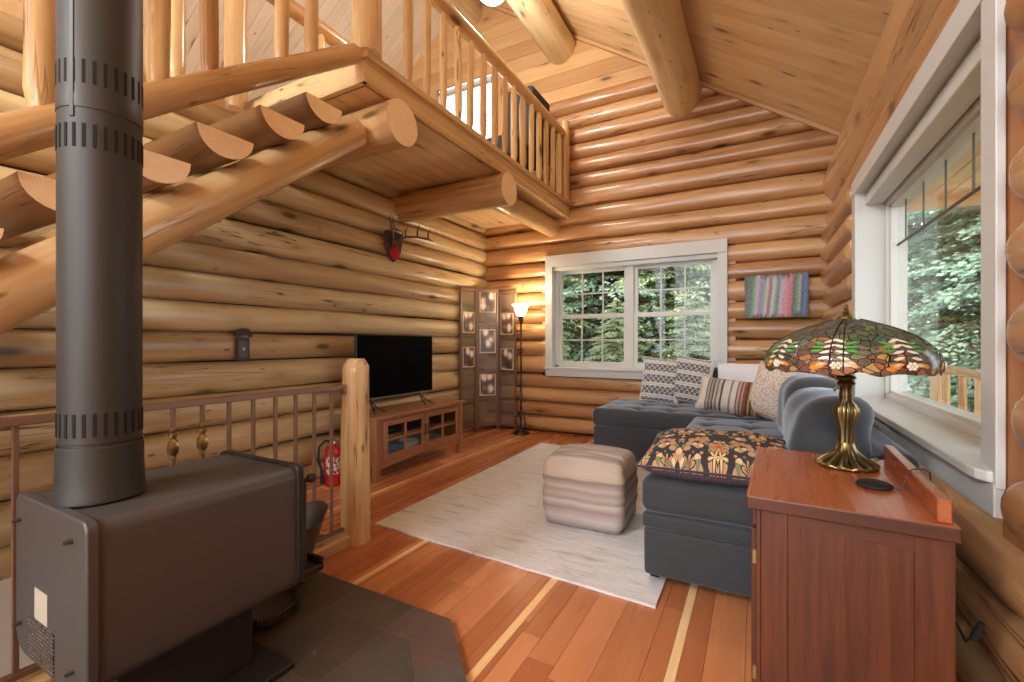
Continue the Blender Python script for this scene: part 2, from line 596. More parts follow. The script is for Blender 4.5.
# ---- ceiling boards: both roof slopes, boards run eave to ridge
mb = MB()
n = Vector((.675, 0, 1)).normalized()
ysteps = np.arange(-4.2, 5.45, .135)
for y in ysteps:
    t = random.random()
    # right slope
    a = Vector((1.25, y + .002, ZC(1.25))); b = Vector((XRIDGE, y + .002, ZRIDGE))
    cuts = [0, random.uniform(.25, .75), 1]
    for c0, c1 in zip(cuts[:-1], cuts[1:]):
        p, q = a.lerp(b, c0), a.lerp(b, c1)
        w = Vector((0, .131, 0)); th = n * .02
        L = (q - p).length; s = random.random() * 50
        vs = [p, q, q + w, p + w, p + th, q + th, q + w + th, p + w + th]
        lc = [(s, s, 0), (s + L, s, 0), (s + L, s + .13, 0), (s, s + .13, 0)] * 2
        mb.add(vs, [(0, 1, 2, 3), (4, 7, 6, 5), (0, 4, 5, 1), (3, 2, 6, 7)], 0, lc, random.random())
    a = Vector((-8.3, y + .002, ZRIDGE - .675 * (8.3 + XRIDGE))); 
    b = Vector((XRIDGE, y + .002, ZRIDGE))
    s = random.random() * 50; L = (b - a).length; w = Vector((0, .131, 0)); th = Vector((0, 0, .024))
    vs = [a, b, b + w, a + w, a + th, b + th, b + w + th, a + w + th]
    lc = [(s, s, 0), (s + L, s, 0), (s + L, s + .13, 0), (s, s + .13, 0)] * 2
    mb.add(vs, [(0, 3, 2, 1), (4, 5, 6, 7), (0, 1, 5, 4), (3, 7, 6, 2)], 2, lc, random.random())
# solid roof deck above the boards
up = .03
for xa, xb in ((1.35, XRIDGE), (XRIDGE, -8.4)):
    za = ZC(xa) if xa >= XRIDGE else ZRIDGE - .675 * (XRIDGE - xa)
    zb = ZC(xb) if xb >= XRIDGE else ZRIDGE - .675 * (XRIDGE - xb)
    mb.add([(xa, -4.3, za + up), (xb, -4.3, zb + up), (xb, 5.75, zb + up), (xa, 5.75, za + up),
            (xa, -4.3, za + up + .12), (xb, -4.3, zb + up + .12), (xb, 5.75, zb + up + .12), (xa, 5.75, za + up + .12)],
           [(0, 1, 2, 3), (4, 5, 6, 7), (0, 1, 5, 4), (2, 3, 7, 6), (1, 2, 6, 5), (0, 3, 7, 4)], 1)
ce = mb.build('ceiling', [M['ceil'], M['dark'], M['pale']], smooth=False)
stru(ce, 'sloping knotty pine plank ceiling', 'ceiling')

# pale trim strip where the ceiling meets the gable
mb = MB()
for xa, xb in ((.80, -3.55),):
    p = Vector((xa, YB - .02, ZC(xa) - .004)); q = Vector((xb, YB - .02, ZC(xb) - .004))
    d = Vector((.0, 0, -.05)); w = Vector((0, .06, 0))
    mb.add([p, q, q + w, p + w, p + d, q + d, q + w + d, p + w + d], [(0, 1, 2, 3), (4, 5, 6, 7), (0, 1, 5, 4), (2, 3, 7, 6), (1, 2, 6, 5), (0, 3, 7, 4)], 0,
           [(i, 0, 0) for i in range(8)], .5)
o = mb.build('trim_1', [M['gable']], smooth=False)
stru(o, 'pine trim strip along the ceiling at the gable wall', 'trim')

for nmi, (xx, zz, r, lab) in enumerate(((-.736, 3.87, .2, 'big peeled purlin log nearer the picture window'),
                                        (-2.186, 4.885, .192, 'peeled purlin log over the middle of the room'),
                                        (-3.56, 5.80, .2, 'ridge log above the loft'))):
    mb = MB()
    mb.log((xx, -4.2, zz), (xx, YB + .05, zz), r * .97, r, sides=36, step=.15, rn=.03, wob=.012, angn=.04)
    stru(mb.build('ceiling_beam', [M['log'], M['end']], recalc=False, angle=60), lab, 'beam')

# ---- loft deck, fascia, carrying logs
LX, LZ = -2.09, 2.735     # loft edge, underside
LY0 = 1.97
mb = MB()
x = -8.2
while x < LX - .05:
    w = min(.135, LX - x)
    mb.box(x + .002, x + w - .002, LY0 + .04, YB + .05, LZ, LZ + .02, mi=0, axis=1, tint=random.random())
    x += w
mb.box(-8.2, LX, LY0, YB + .06, LZ + .021, LZ + .16, mi=1)
mb.box(-8.2, -3.32, -4.2, LY0, LZ + .0, LZ + .16, mi=1)
mb.box(LX - .005, LX + .022, LY0 - .02, YB + .03, LZ - .012, LZ + .125, mi=2, axis=1, tint=.9)
mb.box(LX - .02, LX + .052, LY0 - .03, YB + .03, LZ + .125, LZ + .165, mi=2, axis=1, tint=.6)
mb.box(-3.4, LX + .02, LY0 - .022, LY0 + .01, LZ - .012, LZ + .165, mi=2, axis=0, tint=.8)
lf = mb.build('loft_floor', [M['ceil'], M['ceil'], M['rail_log']], smooth=False, recalc=False)
stru(lf, 'pine plank loft deck with pale edge board', 'loft')

for p0, p1, r, lab in (((-3.4, 2.235, 2.588), (-2.03, 2.235, 2.588), .145, 'short header log carrying the loft, end sawn flat'),
                       ((-3.4, 3.66, 2.585), (-2.02, 3.66, 2.585), .15, 'cross log under the loft above the antlers'),
                       ((-2.31, 3.6, 2.615), (-2.31, YB + .06, 2.615), .112, 'slim log under the loft running to the gable wall')):
    mb = MB()
    mb.log(p0, p1, r, sides=32, step=.1, rn=.02, wob=.006, angn=.03)
    stru(mb.build('loft_beam', [M['rail_log'], M['end']], recalc=False, angle=50), lab, 'beam')

# ---- basement stairwell below the rail
mb = MB()
mb.box(-3.33, -3.28, -5, 1.9, -2.5, -.03)
mb.box(-3.33, -2.0, 1.87, 1.92, -2.5, -.30)
mb.box(-2.07, -2.03, -5, 1.9, -2.5, -.30)
o = mb.build('wall_stairwell', [M['drywall']], smooth=False)
stru(o, 'white plaster walls of the stairwell going down behind the stove', 'wall')
mb = MB()
mb.box(-3.33, -2.03, -5, 1.9, -2.52, -2.5)
stru(mb.build('floor_stairwell', [M['floor']], smooth=False), 'floor at the foot of the stairwell', 'floor')
mb = MB()
mb.box(-2.10, -2.03, -5, 1.9, -.02, .045, axis=1, tint=.8)
mb.box(-2.11, -2.02, -5, 1.9, .045, .062, axis=1, tint=.9)
stru(mb.build('trim_2', [M['rail_log']], smooth=False, bevel=.004), 'pale wooden kerb under the metal railing', 'trim')

# ---- far end closure of the house side: outer left wall of the loft
mb = MB()
mb.box(-8.3, -8.2, -4.2, 5.6, 2.7, 3.4, axis=1)
stru(mb.build('wall_loft', [M['gable']], smooth=False), 'low knee wall at the far side of the loft', 'wall')

# ================================================================== WINDOWS
def window_back():
    w = thing('window_1', 'white framed double window with two sliding sashes in the gable wall', 'window', kind='structure')
    x0, x1, z0, z1 = -2.383, -.275, .731, 2.26
    ix0, ix1, iz0, iz1 = -2.285, -.372, .845, 2.116
    yt = 5.265
    mb = MB()
    mb.box(x0, ix0, yt, yt + .03, z0 + .085, iz1); mb.box(ix1, x1, yt, yt + .03, z0 + .085, iz1)
    mb.box(x0, x1, yt - .004, yt + .03, iz1, z1)
    mb.box(x0, x1, yt, yt + .03, z0, iz0 - .03)                       # apron
    mb.build('casing', M['white'], w, smooth=False, bevel=.003)
    mb = MB()
    mb.box(x0 - .012, x1 + .012, yt - .03, 5.40, iz0 - .03, iz0)
    mb.build('window_stool', M['white'], w, smooth=False, bevel=.006)
    mb = MB()
    mb.box(ix0 - .03, ix0, yt + .02, 5.46, iz0, iz1); mb.box(ix1, ix1 + .03, yt + .02, 5.46, iz0, iz1)
    mb.box(ix0 - .03, ix1 + .03, yt + .02, 5.46, iz1, iz1 + .03)
    mb.build('jamb', M['white'], w, smooth=False)
    yf0, yf1 = 5.375, 5.44
    mb = MB()
    mb.box(ix0, ix1, yf0, yf1, iz1 - .045, iz1); mb.box(ix0, ix1, yf0, yf1, iz0, iz0 + .03)
    mb.box(ix0, ix0 + .04, yf0, yf1, iz0, iz1); mb.box(ix1 - .04, ix1, yf0, yf1, iz0, iz1)
    mb.box(-1.365, -1.285, yf0 - .01, yf1, iz0, iz1)
    mb.build('window_frame', M['vinyl'], w, smooth=False, bevel=.003)
    mb = MB(); mb.box(ix0 + .002, ix1 - .002, 5.30, 5.374, iz1 - .05, iz1 - .001)
    mb.build('shade_cassette', M['vinyl'], w, smooth=False, bevel=.004)
    for a, b in ((ix0 + .04, -1.365), (-1.285, ix1 - .04)):
        for lo, hi, yy in ((iz0 + .03, 1.50, 5.39), (1.47, iz1 - .045, 5.415)):
            mb = MB(); t = .042
            mb.box(a, a + t, yy, yy + .025, lo, hi); mb.box(b - t, b, yy, yy + .025, lo, hi)
            mb.box(a + t, b - t, yy, yy + .025, lo, lo + t); mb.box(a + t, b - t, yy, yy + .025, hi - t, hi)
            s = mb.build('sash', M['vinyl'], w, smooth=False, bevel=.003)
            mb = MB()
            for k in (1, 2):
                xx = a + t + (b - a - 2 * t) * k / 3
                mb.box(xx - .008, xx + .008, yy + .006, yy + .018, lo + t, hi - t)
            zz = (lo + hi) / 2
            mb.box(a + t, b - t, yy + .007, yy + .017, zz - .008, zz + .008)
            mb.build('muntin_grid', M['vinyl'], s, smooth=False)
            mb = MB(); mb.box(a + t - .005, b - t + .005, yy + .011, yy + .013, lo + t - .005, hi - t + .005)
            mb.build('pane', M['glass'], s, smooth=False)
window_back()

def window_right():
    w = thing('window_2', 'large white framed picture window above the sofa and lamp', 'window', kind='structure')
    xt = .587
    y0, y1, z0, z1 = 1.755, 3.935, .657, 2.272
    iy0, iy1 = 1.853, 3.815
    iz0, iz1 = .785, 2.165
    mb = MB()
    mb.box(xt, xt + .022, y0, iy0, .74, iz1 + .02); mb.box(xt, xt + .022, iy1, y1, .74, iz1 + .02)
    mb.box(xt - .004, xt + .022, y0, y1, iz1, z1)
    mb.build('casing', M['white'], w, smooth=False, bevel=.003)
    mb = MB(); mb.box(xt - .002, xt + .022, y0 + .006, y1 - .006, z0, .752)
    mb.build('apron', M['white'], w, smooth=False, bevel=.003)
    mb = MB(); 
    mb.extrude([(xt + .02, y0 + .012), (xt + .03, y0 + .1), (.80, y0 + .1), (.80, y1 - .1), (xt + .02, y1 + .01), (xt - .02, y1 + .01), (xt - .033, y1 - .005), (xt - .033, y0 + .09), (xt - .028, y0 + .05), (xt - .012, y0 + .02)], 2, .752, .785)
    mb.build('window_stool', M['white'], w, smooth=False, bevel=.006)
    mb = MB()
    mb.box(xt + .02, .86, iy0 - .03, iy0, .785, iz1); mb.box(xt + .02, .86, iy1, iy1 + .03, .785, iz1)
    mb.box(xt + .02, .86, iy0 - .03, iy1 + .03, iz1, iz1 + .02); mb.box(.745, .86, iy0, iy1, 2.10, iz1); mb.box(.80, .86, iy0, iy1, .76, .79)
    mb.build('jamb', M['white'], w, smooth=False)
    # cassette of a roller shade under the head
    mb = MB(); mb.box(xt + .055, xt + .15, iy0 + .002, iy1 - .002, iz1 - .088, iz1 - .012)
    mb.build('shade_cassette', M['vinyl'], w, smooth=False, bevel=.006)
    mb = MB(); xa, xb = .745, .85
    for k, (d0, d1, p) in enumerate(((0, .035, 0), (.035, .06, .02))):
        A, B = iy0 + d0, iy1 - d0
        a, b = iy0 + d1, iy1 - d1
        lo, hi = .785 + d0 * .8, 2.105 - d0
        mb.box(xa + p, xb, A, a, lo, hi); mb.box(xa + p, xb, b, B, lo, hi)
        mb.box(xa + p, xb, A, B, lo, lo + (d1 - d0)); mb.box(xa + p, xb, A, B, hi - (d1 - d0) * 1.5, hi)
    mb.build('window_frame', M['vinyl'], w, smooth=False, bevel=.003)
    mb = MB()
    for yy in (3.573, 3.24, 2.909, 2.59, 2.26, 1.99): mb.box(.797, .804, yy - .004, yy + .004, 1.785, 2.075)
    mb.box(.796, .805, iy0 + .06, iy1 - .06, 1.779, 1.791)
    mb.build('muntin_grid', M['grid'], w, smooth=False)
    mb = MB(); mb.box(.799, .802, iy0 + .05, iy1 - .05, .83, 2.10)
    mb.build('pane', M['glass'], w, smooth=False)
window_right()

def window_loft():
    w = thing('window_3', 'bright window in the gable seen between the loft balusters', 'window', kind='structure')
    x0, x1, z0, z1 = -4.15, -3.12, 3.55, 4.86
    mb = MB()
    mb.box(x0 - .1, x0, YB - .01, YB + .02, z0 - .1, z1 + .1, axis=2); mb.box(x1, x1 + .1, YB - .01, YB + .02, z0 - .1, z1 + .1, axis=2)
    mb.box(x0 - .1, x1 + .1, YB - .012, YB + .02, z1, z1 + .1); mb.box(x0 - .1, x1 + .1, YB - .012, YB + .02, z0 - .1, z0)
    mb.build('casing', M['gable'], w, smooth=False)
    mb = MB()
    mb.box(x0, x0 + .05, YB + .04, YB + .12, z0, z1); mb.box(x1 - .05, x1, YB + .04, YB + .12, z0, z1)
    mb.box(x0, x1, YB + .04, YB + .12, z0, z0 + .05); mb.box(x0, x1, YB + .04, YB + .12, z1 - .05, z1)
    mb.build('window_frame', M['vinyl'], w, smooth=False)
    mb = MB(); mb.box(x0 + .04, x1 - .04, YB + .08, YB + .084, z0 + .04, z1 - .04)
    mb.build('pane', M['glass'], w, smooth=False)
window_loft()
# ================================================================== STAIR, RAILINGS, STOVE CORNER
def baluster(name, p, z0, z1, r, parent, seed=None, tip=.05, group=None):
    mb = MB()
    L = z1 - z0
    def tp(t):
        d = min(t * L, (1 - t) * L)
        return .62 + .38 * min(1, max(0, (d - .012) / tip)) ** .8 if d < tip + .012 else 1
    mb.log((p[0], p[1], z0), (p[0], p[1], z1), r, r * .97, sides=14, step=.03, rn=.07, wob=.012, angn=.06, taper=tp, seed=seed)
    return mb.build(name, [M['rail_log'], M['end']], parent, recalc=False, angle=60)

M['tread'] = wood('dark_half_log', srgb(92, 58, 30), srgb(150, 104, 60), knots=.3, cracks=.9, rough=.45, bump=.5, blotch=.9)
# ---- half-log staircase
SX = -2.09
st = thing('log_staircase', 'half-log staircase climbing to the loft on two slanting log stringers', 'staircase', (-2.6, 1.1, 0))
def sl(y): return 2.494 + .78 * (y - 2.035)
for xx, nm_ in ((-2.27, 'stringer'), (-3.05, 'stringer')):
    mb = MB()
    mb.log((xx, -1.2, sl(-1.2)), (xx, 2.05, sl(2.05)), .105, .098, sides=28, step=.1, rn=.03, wob=.012, angn=.04)
    mb.build(nm_, [M['rail_log'], M['end']], st, recalc=False, angle=60)
tre = [(1.579, 2.487), (1.321, 2.295), (1.052, 2.10), (.785, 1.905), (.512, 1.708), (.245, 1.515), (-.02, 1.32), (-.29, 1.125), (-.56, .93), (-.83, .735)]
for i, (ty, tz) in enumerate(tre):
    mb = MB()
    cy_, R_ = ty + .118, .118 + random.uniform(-.006, .01)
    ns = 14
    prof = [(cy_ - R_ * cos(PI * k / ns), tz - .92 * R_ * sin(PI * k / ns)) for k in range(ns + 1)]
    x0, x1 = -3.22, -2.10 + random.uniform(-.012, .012)
    s = random.random() * 40
    n_ = len(prof); nseg = 10
    vs = []; lc = []
    for q in range(nseg + 1):
        xx = x0 + (x1 - x0) * q / nseg
        for (py, pz) in prof:
            wv = .006 * nz(xx * 3 + s, py * 5, pz * 5)
            vs.append((xx, py + wv, pz + (wv if pz < tz - .001 else 0))); lc.append((xx + s, py - cy_ + s, pz - tz + s))
    fs = []
    for q in range(nseg):
        for k in range(n_):
            k2 = (k + 1) % n_
            fs.append((q * n_ + k, (q + 1) * n_ + k, (q + 1) * n_ + k2, q * n_ + k2))
    mb.add(vs, fs, 0, lc, .25 + .3 * random.random())
    for e, flip in ((0, 0), (nseg, 1)):
        ring = vs[e * n_:(e + 1) * n_]
        mb.add(ring, [tuple(range(n_)) if flip else tuple(range(n_))[::-1]], 1, [(s, p[1] - cy_, p[2] - tz) for p in ring], .5)
    mb.build('tread', [M['tread'], M['end']], st, angle=50)

# ---- sloping stair balustrade
sr = thing('stair_railing', 'sloping peeled log balustrade along the open side of the stairs', 'railing', (SX, 1.0, 0))
def rl(y): return 2.785 + .74 * (y - 1.82)
mb = MB(); mb.log((SX, -.35, rl(-.35)), (SX, 1.90, rl(1.93)), .062, .055, sides=22, step=.08, rn=.05, wob=.02, angn=.05)
mb.build('bottom_rail', [M['rail_log'], M['end']], sr, recalc=False, angle=60)
mb = MB(); mb.log((SX, -.35, rl(-.35) + .88), (SX, 1.90, rl(1.90) + .88), .06, .056, sides=20, step=.1, rn=.05, wob=.015, angn=.05)
mb.build('top_rail', [M['rail_log'], M['end']], sr, recalc=False, angle=60)
for xpx, r in ((42, .045), (100, .04), (157, .042), (210, .036), (281.5, .033), (312, .035)):
    rr = (xpx - 512) / 450.0
    yy = SX / ((.878 * rr - .478) / (.878 + .478 * rr))
    yy = round(yy, 3)
    b = baluster('baluster', (SX, yy), rl(yy) + .035, rl(yy) + .86, r, sr, tip=.08)
# newel at the loft corner
nw = thing('newel_post', 'stout log newel post standing at the loft corner', 'post', (SX, 1.99, 2.9), group=None)
mb = MB(); mb.log((SX, 1.99, 2.902), (SX, 1.99, 4.0), .088, .082, sides=24, step=.08, rn=.04, wob=.01, angn=.05)
mb.build('shaft', [M['rail_log'], M['end']], nw, recalc=False, angle=60)

# ---- loft balustrade
lr = thing('loft_railing', 'peeled log balustrade along the loft edge with one round top rail', 'railing', (SX + .01, 3.6, 2.9))
mb = MB(); mb.log((SX + .01, 2.08, 3.70), (SX + .01, 5.08, 3.70), .058, .05, sides=20, step=.1, rn=.05, wob=.012, angn=.05)
mb.build('top_rail', [M['rail_log'], M['end']], lr, recalc=False, angle=60)
for k in range(15):
    yy = 2.355 + .189 * k
    baluster('baluster', (SX + .01, yy), LZ + .166, 3.66, .031 + random.uniform(-.004, .003), lr, tip=.07)
mb = MB(); mb.log((SX + .01, 5.17, LZ + .166), (SX + .01, 5.17, 3.86), .062, .06, sides=20, step=.1, rn=.03)
mb.build('end_post', [M['rail_log'], M['end']], lr, recalc=False, angle=60)

# ---- guard on the far side of the stair opening
gr = thing('loft_guard_railing', 'log guard railing on the far side of the stair opening, seen behind the stair balusters', 'railing', (-3.22, 1.2, 2.9))
for yy, r in ((1.48, .05), (1.85, .075), (2.55, .04), (1.1, .045)):
    baluster('baluster', (-3.22, yy), 2.80, 3.75, r, gr, tip=.06)
mb = MB(); mb.log((-3.22, .5, 3.78), (-3.22, 2.9, 3.78), .06, sides=18, rn=.04)
mb.build('top_rail', [M['rail_log'], M['end']], gr, recalc=False, angle=60)

# dark chair on the loft
lo = thing('loft_chair', 'black high-backed chair standing on the loft behind the last balusters', 'chair', (-2.40, 4.65, 2.935))
blk = plain('black_plastic', srgb(20, 19, 20), .75)
mb = MB(); mb.box(-2.60, -2.235, 4.60, 5.10, 3.30, 4.10); mb.build('backrest', [blk], lo, smooth=False, bevel=.04, seg=3)
mb = MB(); mb.box(-2.60, -2.235, 4.12, 4.66, 3.12, 3.36); mb.build('seat', [blk], lo, smooth=False, bevel=.03, seg=3)
for a in (-2.57, -2.27):
    for b in (4.16, 5.05):
        mb = MB(); mb.box(a - .018, a + .018, b - .018, b + .018, LZ + .166, 3.34); mb.build('leg', [blk], lo, smooth=False, bevel=.003)

# ---- log post that ends the metal rail
po = thing('railing_post', 'short thick log post at the end of the metal railing near the rug', 'post', (-2.05, 1.868, 0))
mb = MB()
mb.log((-2.05, 1.868, 0.001), (-2.05, 1.868, 1.058), .084, .071, sides=32, step=.04, rn=.05, wob=.012, angn=.08, taper=lambda t: 1 - .35 * max(0, (t - .965) / .035) ** 2)
mb.build('shaft', [M['rail_log'], M['end']], po, recalc=False, angle=60)

# ---- metal railing
bronze = plain('bronze_rail_metal', srgb(136, 104, 84), .38, .4, .1, 60)
brass = plain('aged_brass', srgb(150, 128, 84), .32, .85, .25, 80)
mr = thing('metal_railing', 'bronze painted metal guard railing along the stairwell behind the stove', 'railing', (-2.062, .3, .062))
RXm = -2.062
mb = MB(); mb.box(RXm - .022, RXm + .022, -2.5, 1.794, .888, .915)
mb.build('top_rail', [bronze], mr, smooth=False, bevel=.004)
mb = MB(); mb.box(RXm - .013, RXm + .013, -2.5, 1.782, .085, .105)
mb.build('bottom_rail', [bronze], mr, smooth=False, bevel=.002)
for k in range(-12, 20):
    if 0:
        pass
    yy = .937 + .1095 * (k - 12) + .1095 * 0
    yy = .937 + .1095 * (k - 11)
    if yy > 1.79 or yy < -1.3: continue
    mb = MB(); w_ = .0075
    mb.box(RXm - w_, RXm + w_, yy - w_, yy + w_, .105, .888)
    b = mb.build('baluster', [bronze], mr, smooth=False, bevel=.0015)
    if abs(yy - .937) < .02 or abs(yy - 1.047) < .02:
        mb = MB()
        pr = [(.010, .70), (.017, .708), (.011, .722), (.018, .738), (.020, .748), (.012, .765), (.013, .772), (.019, .785), (.012, .80), (.021, .83), (.027, .86), (.0, .862)]
        pr = [(r * .72, .68 + (z - .735) * .69) for r, z in [(.010, .735), (.018, .745), (.012, .757), (.024, .775), (.030, .80), (.026, .835), (.013, .858), (.017, .868), (.020, .880), (.014, .893), (.018, .905), (.019, .914), (.009, .93)]]
        mb.lathe(pr, 12, (RXm, yy, 0), mod=lambda th, i, r, z: (1 + .16 * cos(4 * th + i), 0))
        mb.build('cast_ornament', [brass], b)
mb = MB(); mb.box(RXm - .018, RXm + .018, 1.775, 1.793, .858, .888); mb.ball((RXm + .02, 1.784, .872), .008)
mb.build('bracket', [bronze], mr, smooth=False)

# ---- slate hearth
def slate():
    g = NT('slate_tile')
    v = g.obj(); t = g.attr('tint', 'Fac')
    n1 = g.noise(v, 7, 5, .65); n2 = g.noise(v, 40, 4, .7)
    c1 = g.ramp(t, [(0, srgb(56, 49, 45)), (.35, srgb(82, 77, 66)), (.65, srgb(98, 70, 62)), (1, srgb(62, 60, 55))])
    col = g.mix(n1, g.mix(.55, c1, (.01, .008, .008, 1)), g.mix(.15, c1, (.3, .22, .17, 1)))
    col = g.mix(g.n('MapRange', Value=n2, i1=.62, i2=.8).outputs[0], col, srgb(130, 112, 98))
    return g.done(g.bsdf(col, g.math('MULTIPLY_ADD', n2, .3, .30), 0, g.bump(g.math('ADD', n1, g.math('MULTIPLY', n2, .4)), .35, .012)))
M['slate'] = slate()
M['grout'] = plain('grout', srgb(118, 108, 98), .85)
def clip_poly(poly, a, b, c):
    """keep a*x+b*y<=c"""
    out = []
    for i in range(len(poly)):
        p, q = poly[i], poly[(i + 1) % len(poly)]
        fp, fq = a * p[0] + b * p[1] - c, a * q[0] + b * q[1] - c
        if fp <= 0: out.append(p)
        if fp * fq < 0:
            t = fp / (fp - fq)
            out.append((p[0] + (q[0] - p[0]) * t, p[1] + (q[1] - p[1]) * t))
    return out
mb = MB()
HZ = .03
K1 = .23 / .23
# outline: far edge y=1.485, diagonal through (-1.08,1.475)-(-.85,1.235), right edge x=-.62
diag = (1 / math.sqrt(2), 1 / math.sqrt(2)); dc = (-1.08 + 1.475) / math.sqrt(2)
bw = .165
rects = []
# field tiles
xs = [-1.93, -1.60, -1.27, -.94, -.61]; ys = [1.305, .985, .665, .345, .025, -.295, -.615]
def addtile(poly, tint):
    cx_ = sum(p[0] for p in poly) / len(poly); cy_ = sum(p[1] for p in poly) / len(poly)
    poly = [(cx_ + (p[0] - cx_) * .986, cy_ + (p[1] - cy_) * .986) for p in poly]
    if len(poly) < 3: return
    n_ = len(poly); dz = random.uniform(-.0012, .0012)
    vs = [(p[0], p[1], .004) for p in poly] + [(p[0], p[1], HZ + dz) for p in poly]
    mb.add(vs, [tuple(range(n_, 2 * n_))] + [(i, (i + 1) % n_, n_ + (i + 1) % n_, n_ + i) for i in range(n_)], 0, None, tint)
for i in range(len(xs)):
    for j in range(len(ys)):
        x0 = xs[i - 1] if i else -2.0
        x1 = xs[i]
        y1 = ys[j]; y0 = ys[j + 1] if j + 1 < len(ys) else -.95
        poly = [(x0, y0), (x1, y0), (x1, y1), (x0, y1)]
        poly = clip_poly(poly, diag[0], diag[1], dc - bw)
        poly = clip_poly(poly, 1, 0, -.78) 
        if len(poly) >= 3: addtile(poly, random.random())
# far border row, diagonal border row, right border
for poly in ([(-2.0, 1.305), (-1.93, 1.305), (-1.93, 1.485), (-2.0, 1.485)], [(-1.93, 1.305), (-1.60, 1.305), (-1.60, 1.485), (-1.93, 1.485)],
             [(-1.60, 1.305), (-1.27, 1.305), (-1.27, 1.485), (-1.60, 1.485)], [(-1.27, 1.305), (-1.147, 1.305), (-1.083, 1.475), (-1.09, 1.485), (-1.27, 1.485)]):
    addtile(poly, random.random())
dA = Vector((-1.08, 1.475)); dd = Vector((1, -1)).normalized(); dn = Vector((-1, -1)).normalized()
addtile([tuple(dA), (-1.147, 1.308), tuple(dA + dd * .24 + dn * bw), tuple(dA + dd * .24)], .7)
addtile([tuple(dA + dd * .24), tuple(dA + dd * .24 + dn * bw), tuple(dA + dd * .55 + dn * bw), tuple(dA + dd * .62)], .3)
for j in range(4):
    y1 = 1.0 - .33 * j; addtile([(-.78, y1 - .33), (-.615, y1 - .33), (-.615, y1), (-.78, y1)], random.random())
gp = [(-2.0, -.95), (-.61, -.95), (-.61, 1.0), (-1.08, 1.478), (-1.09, 1.487), (-2.0, 1.487)]
n_ = len(gp)
mb.add([(p[0], p[1], .001) for p in gp] + [(p[0], p[1], HZ - .0015) for p in gp], [tuple(range(n_, 2 * n_))] + [(i, (i + 1) % n_, n_ + (i + 1) % n_, n_ + i) for i in range(n_)], 1)
he = mb.build('hearth_slab', [M['slate'], M['grout']], smooth=False)
tag(he, 'dark slate tiled hearth pad with a clipped corner under the wood stove', 'hearth', kind='structure')

# ---- wood stove
stv = plain('stove_paint', srgb(78, 73, 71), .42, .25, .06, 50, bump=.05)
stv2 = plain('stove_paint_dark', srgb(40, 35, 34), .5, .2, .08, 50)
steel = plain('worn_steel', srgb(120, 112, 106), .35, .9, .15, 80)
SX0, SX1, SY0, SY1, SZ0, SZ1 = -1.91, -1.425, .475, 1.045, .272, .712
ws = thing('wood_stove', 'dark charcoal steel wood stove on a pedestal with its long side to the room', 'wood stove', (-1.665, .76, HZ))
def rprofile(x0, x1, z0, z1, rt, rb, k=8):
    out = []
    for (cx, cz, a0, r) in ((x1 - rt, z1 - rt, 0, rt), (x0 + rt, z1 - rt, 90, rt), (x0 + rb, z0 + rb, 180, rb), (x1 - rb, z0 + rb, 270, rb)):
        for q in range(k + 1):
            a = math.radians(a0 + 90 * q / k)
            out.append((cx + r * cos(a), cz + r * sin(a)))
    return out
mb = MB(); mb.extrude(rprofile(SX0 + .008, SX1 - .008, SZ0, SZ1 - .006, .04, .05), 1, SY0 + .015, SY1 - .01)
mb.build('firebox', [stv], ws, angle=30)
mb = MB(); mb.extrude(rprofile(SX0, SX1, SZ0 - .012, SZ1, .03, .07), 1, SY0 - .012, SY0 + .016)
ep = mb.build('rear_panel', [stv], ws, angle=30, bevel=.005)
mb = MB(); mb.extrude(rprofile(SX0, SX1 + .004, SZ0, SZ1 + .004, .025, .06), 1, SY1 - .012, SY1 + .012)
mb.build('front_frame', [stv2], ws, angle=30, bevel=.004)
mb = MB(); mb.box(SX0 + .05, SX1 - .012, SY1 + .012, SY1 + .04, SZ0 + .06, SZ1 - .07)
dr = mb.build('door', [stv2], ws, smooth=False, bevel=.012)
mb = MB()
mb.sweep([(SX1 - .035, SY1 + .012, .64), (SX1 - .03, SY1 + .03, .645), (SX1 - .025, SY1 + .05, .65)], [.009, .009, .009], 10)
mb.ball((SX1 - .022, SY1 + .06, .652), .017, 0, 14, 10)
mb.build('door_handle', [stv2], dr)
mb = MB(); mb.box(SX0 + .06, SX1 - .06, SY1 + .0, SY1 + .15, SZ0 - .005, SZ0 + .02); mb.box(SX0 + .06, SX1 - .06, SY1 + .135, SY1 + .15, SZ0 + .02, SZ0 + .045)
mb.build('ash_lip', [stv2], ws, smooth=False, bevel=.006)
mb = MB(); mb.box(-1.83, -1.525, .56, .935, HZ + .02, SZ0 + .01)
mb.build('pedestal', [stv2], ws, smooth=False, bevel=.004)
mb = MB(); mb.box(-1.90, -1.40, .50, 1.005, HZ + .001, HZ + .021)
mb.build('base_plate', [stv2], ws, smooth=False, bevel=.004)
for (bx, bz) in ((-1.505, .655), (-1.87, .64), (-1.865, .345), (-1.5, .33)):
    mb = MB(); mb.sweep([(bx, SY0 - .012, bz), (bx, SY0 - .027, bz)], [.007, .007], 8); mb.sweep([(bx, SY0 - .02, bz), (bx, SY0 - .03, bz)], [.0045, .0045], 8)
    mb.build('bolt', [steel], ep)
sticker = plain('blank_sticker', srgb(178, 166, 148), .6)
mb = MB(); mb.box(-1.755, -1.665, SY0 - .0135, SY0 - .0122, .39, .475)
mb.build('sticker', [sticker], ep, smooth=False)
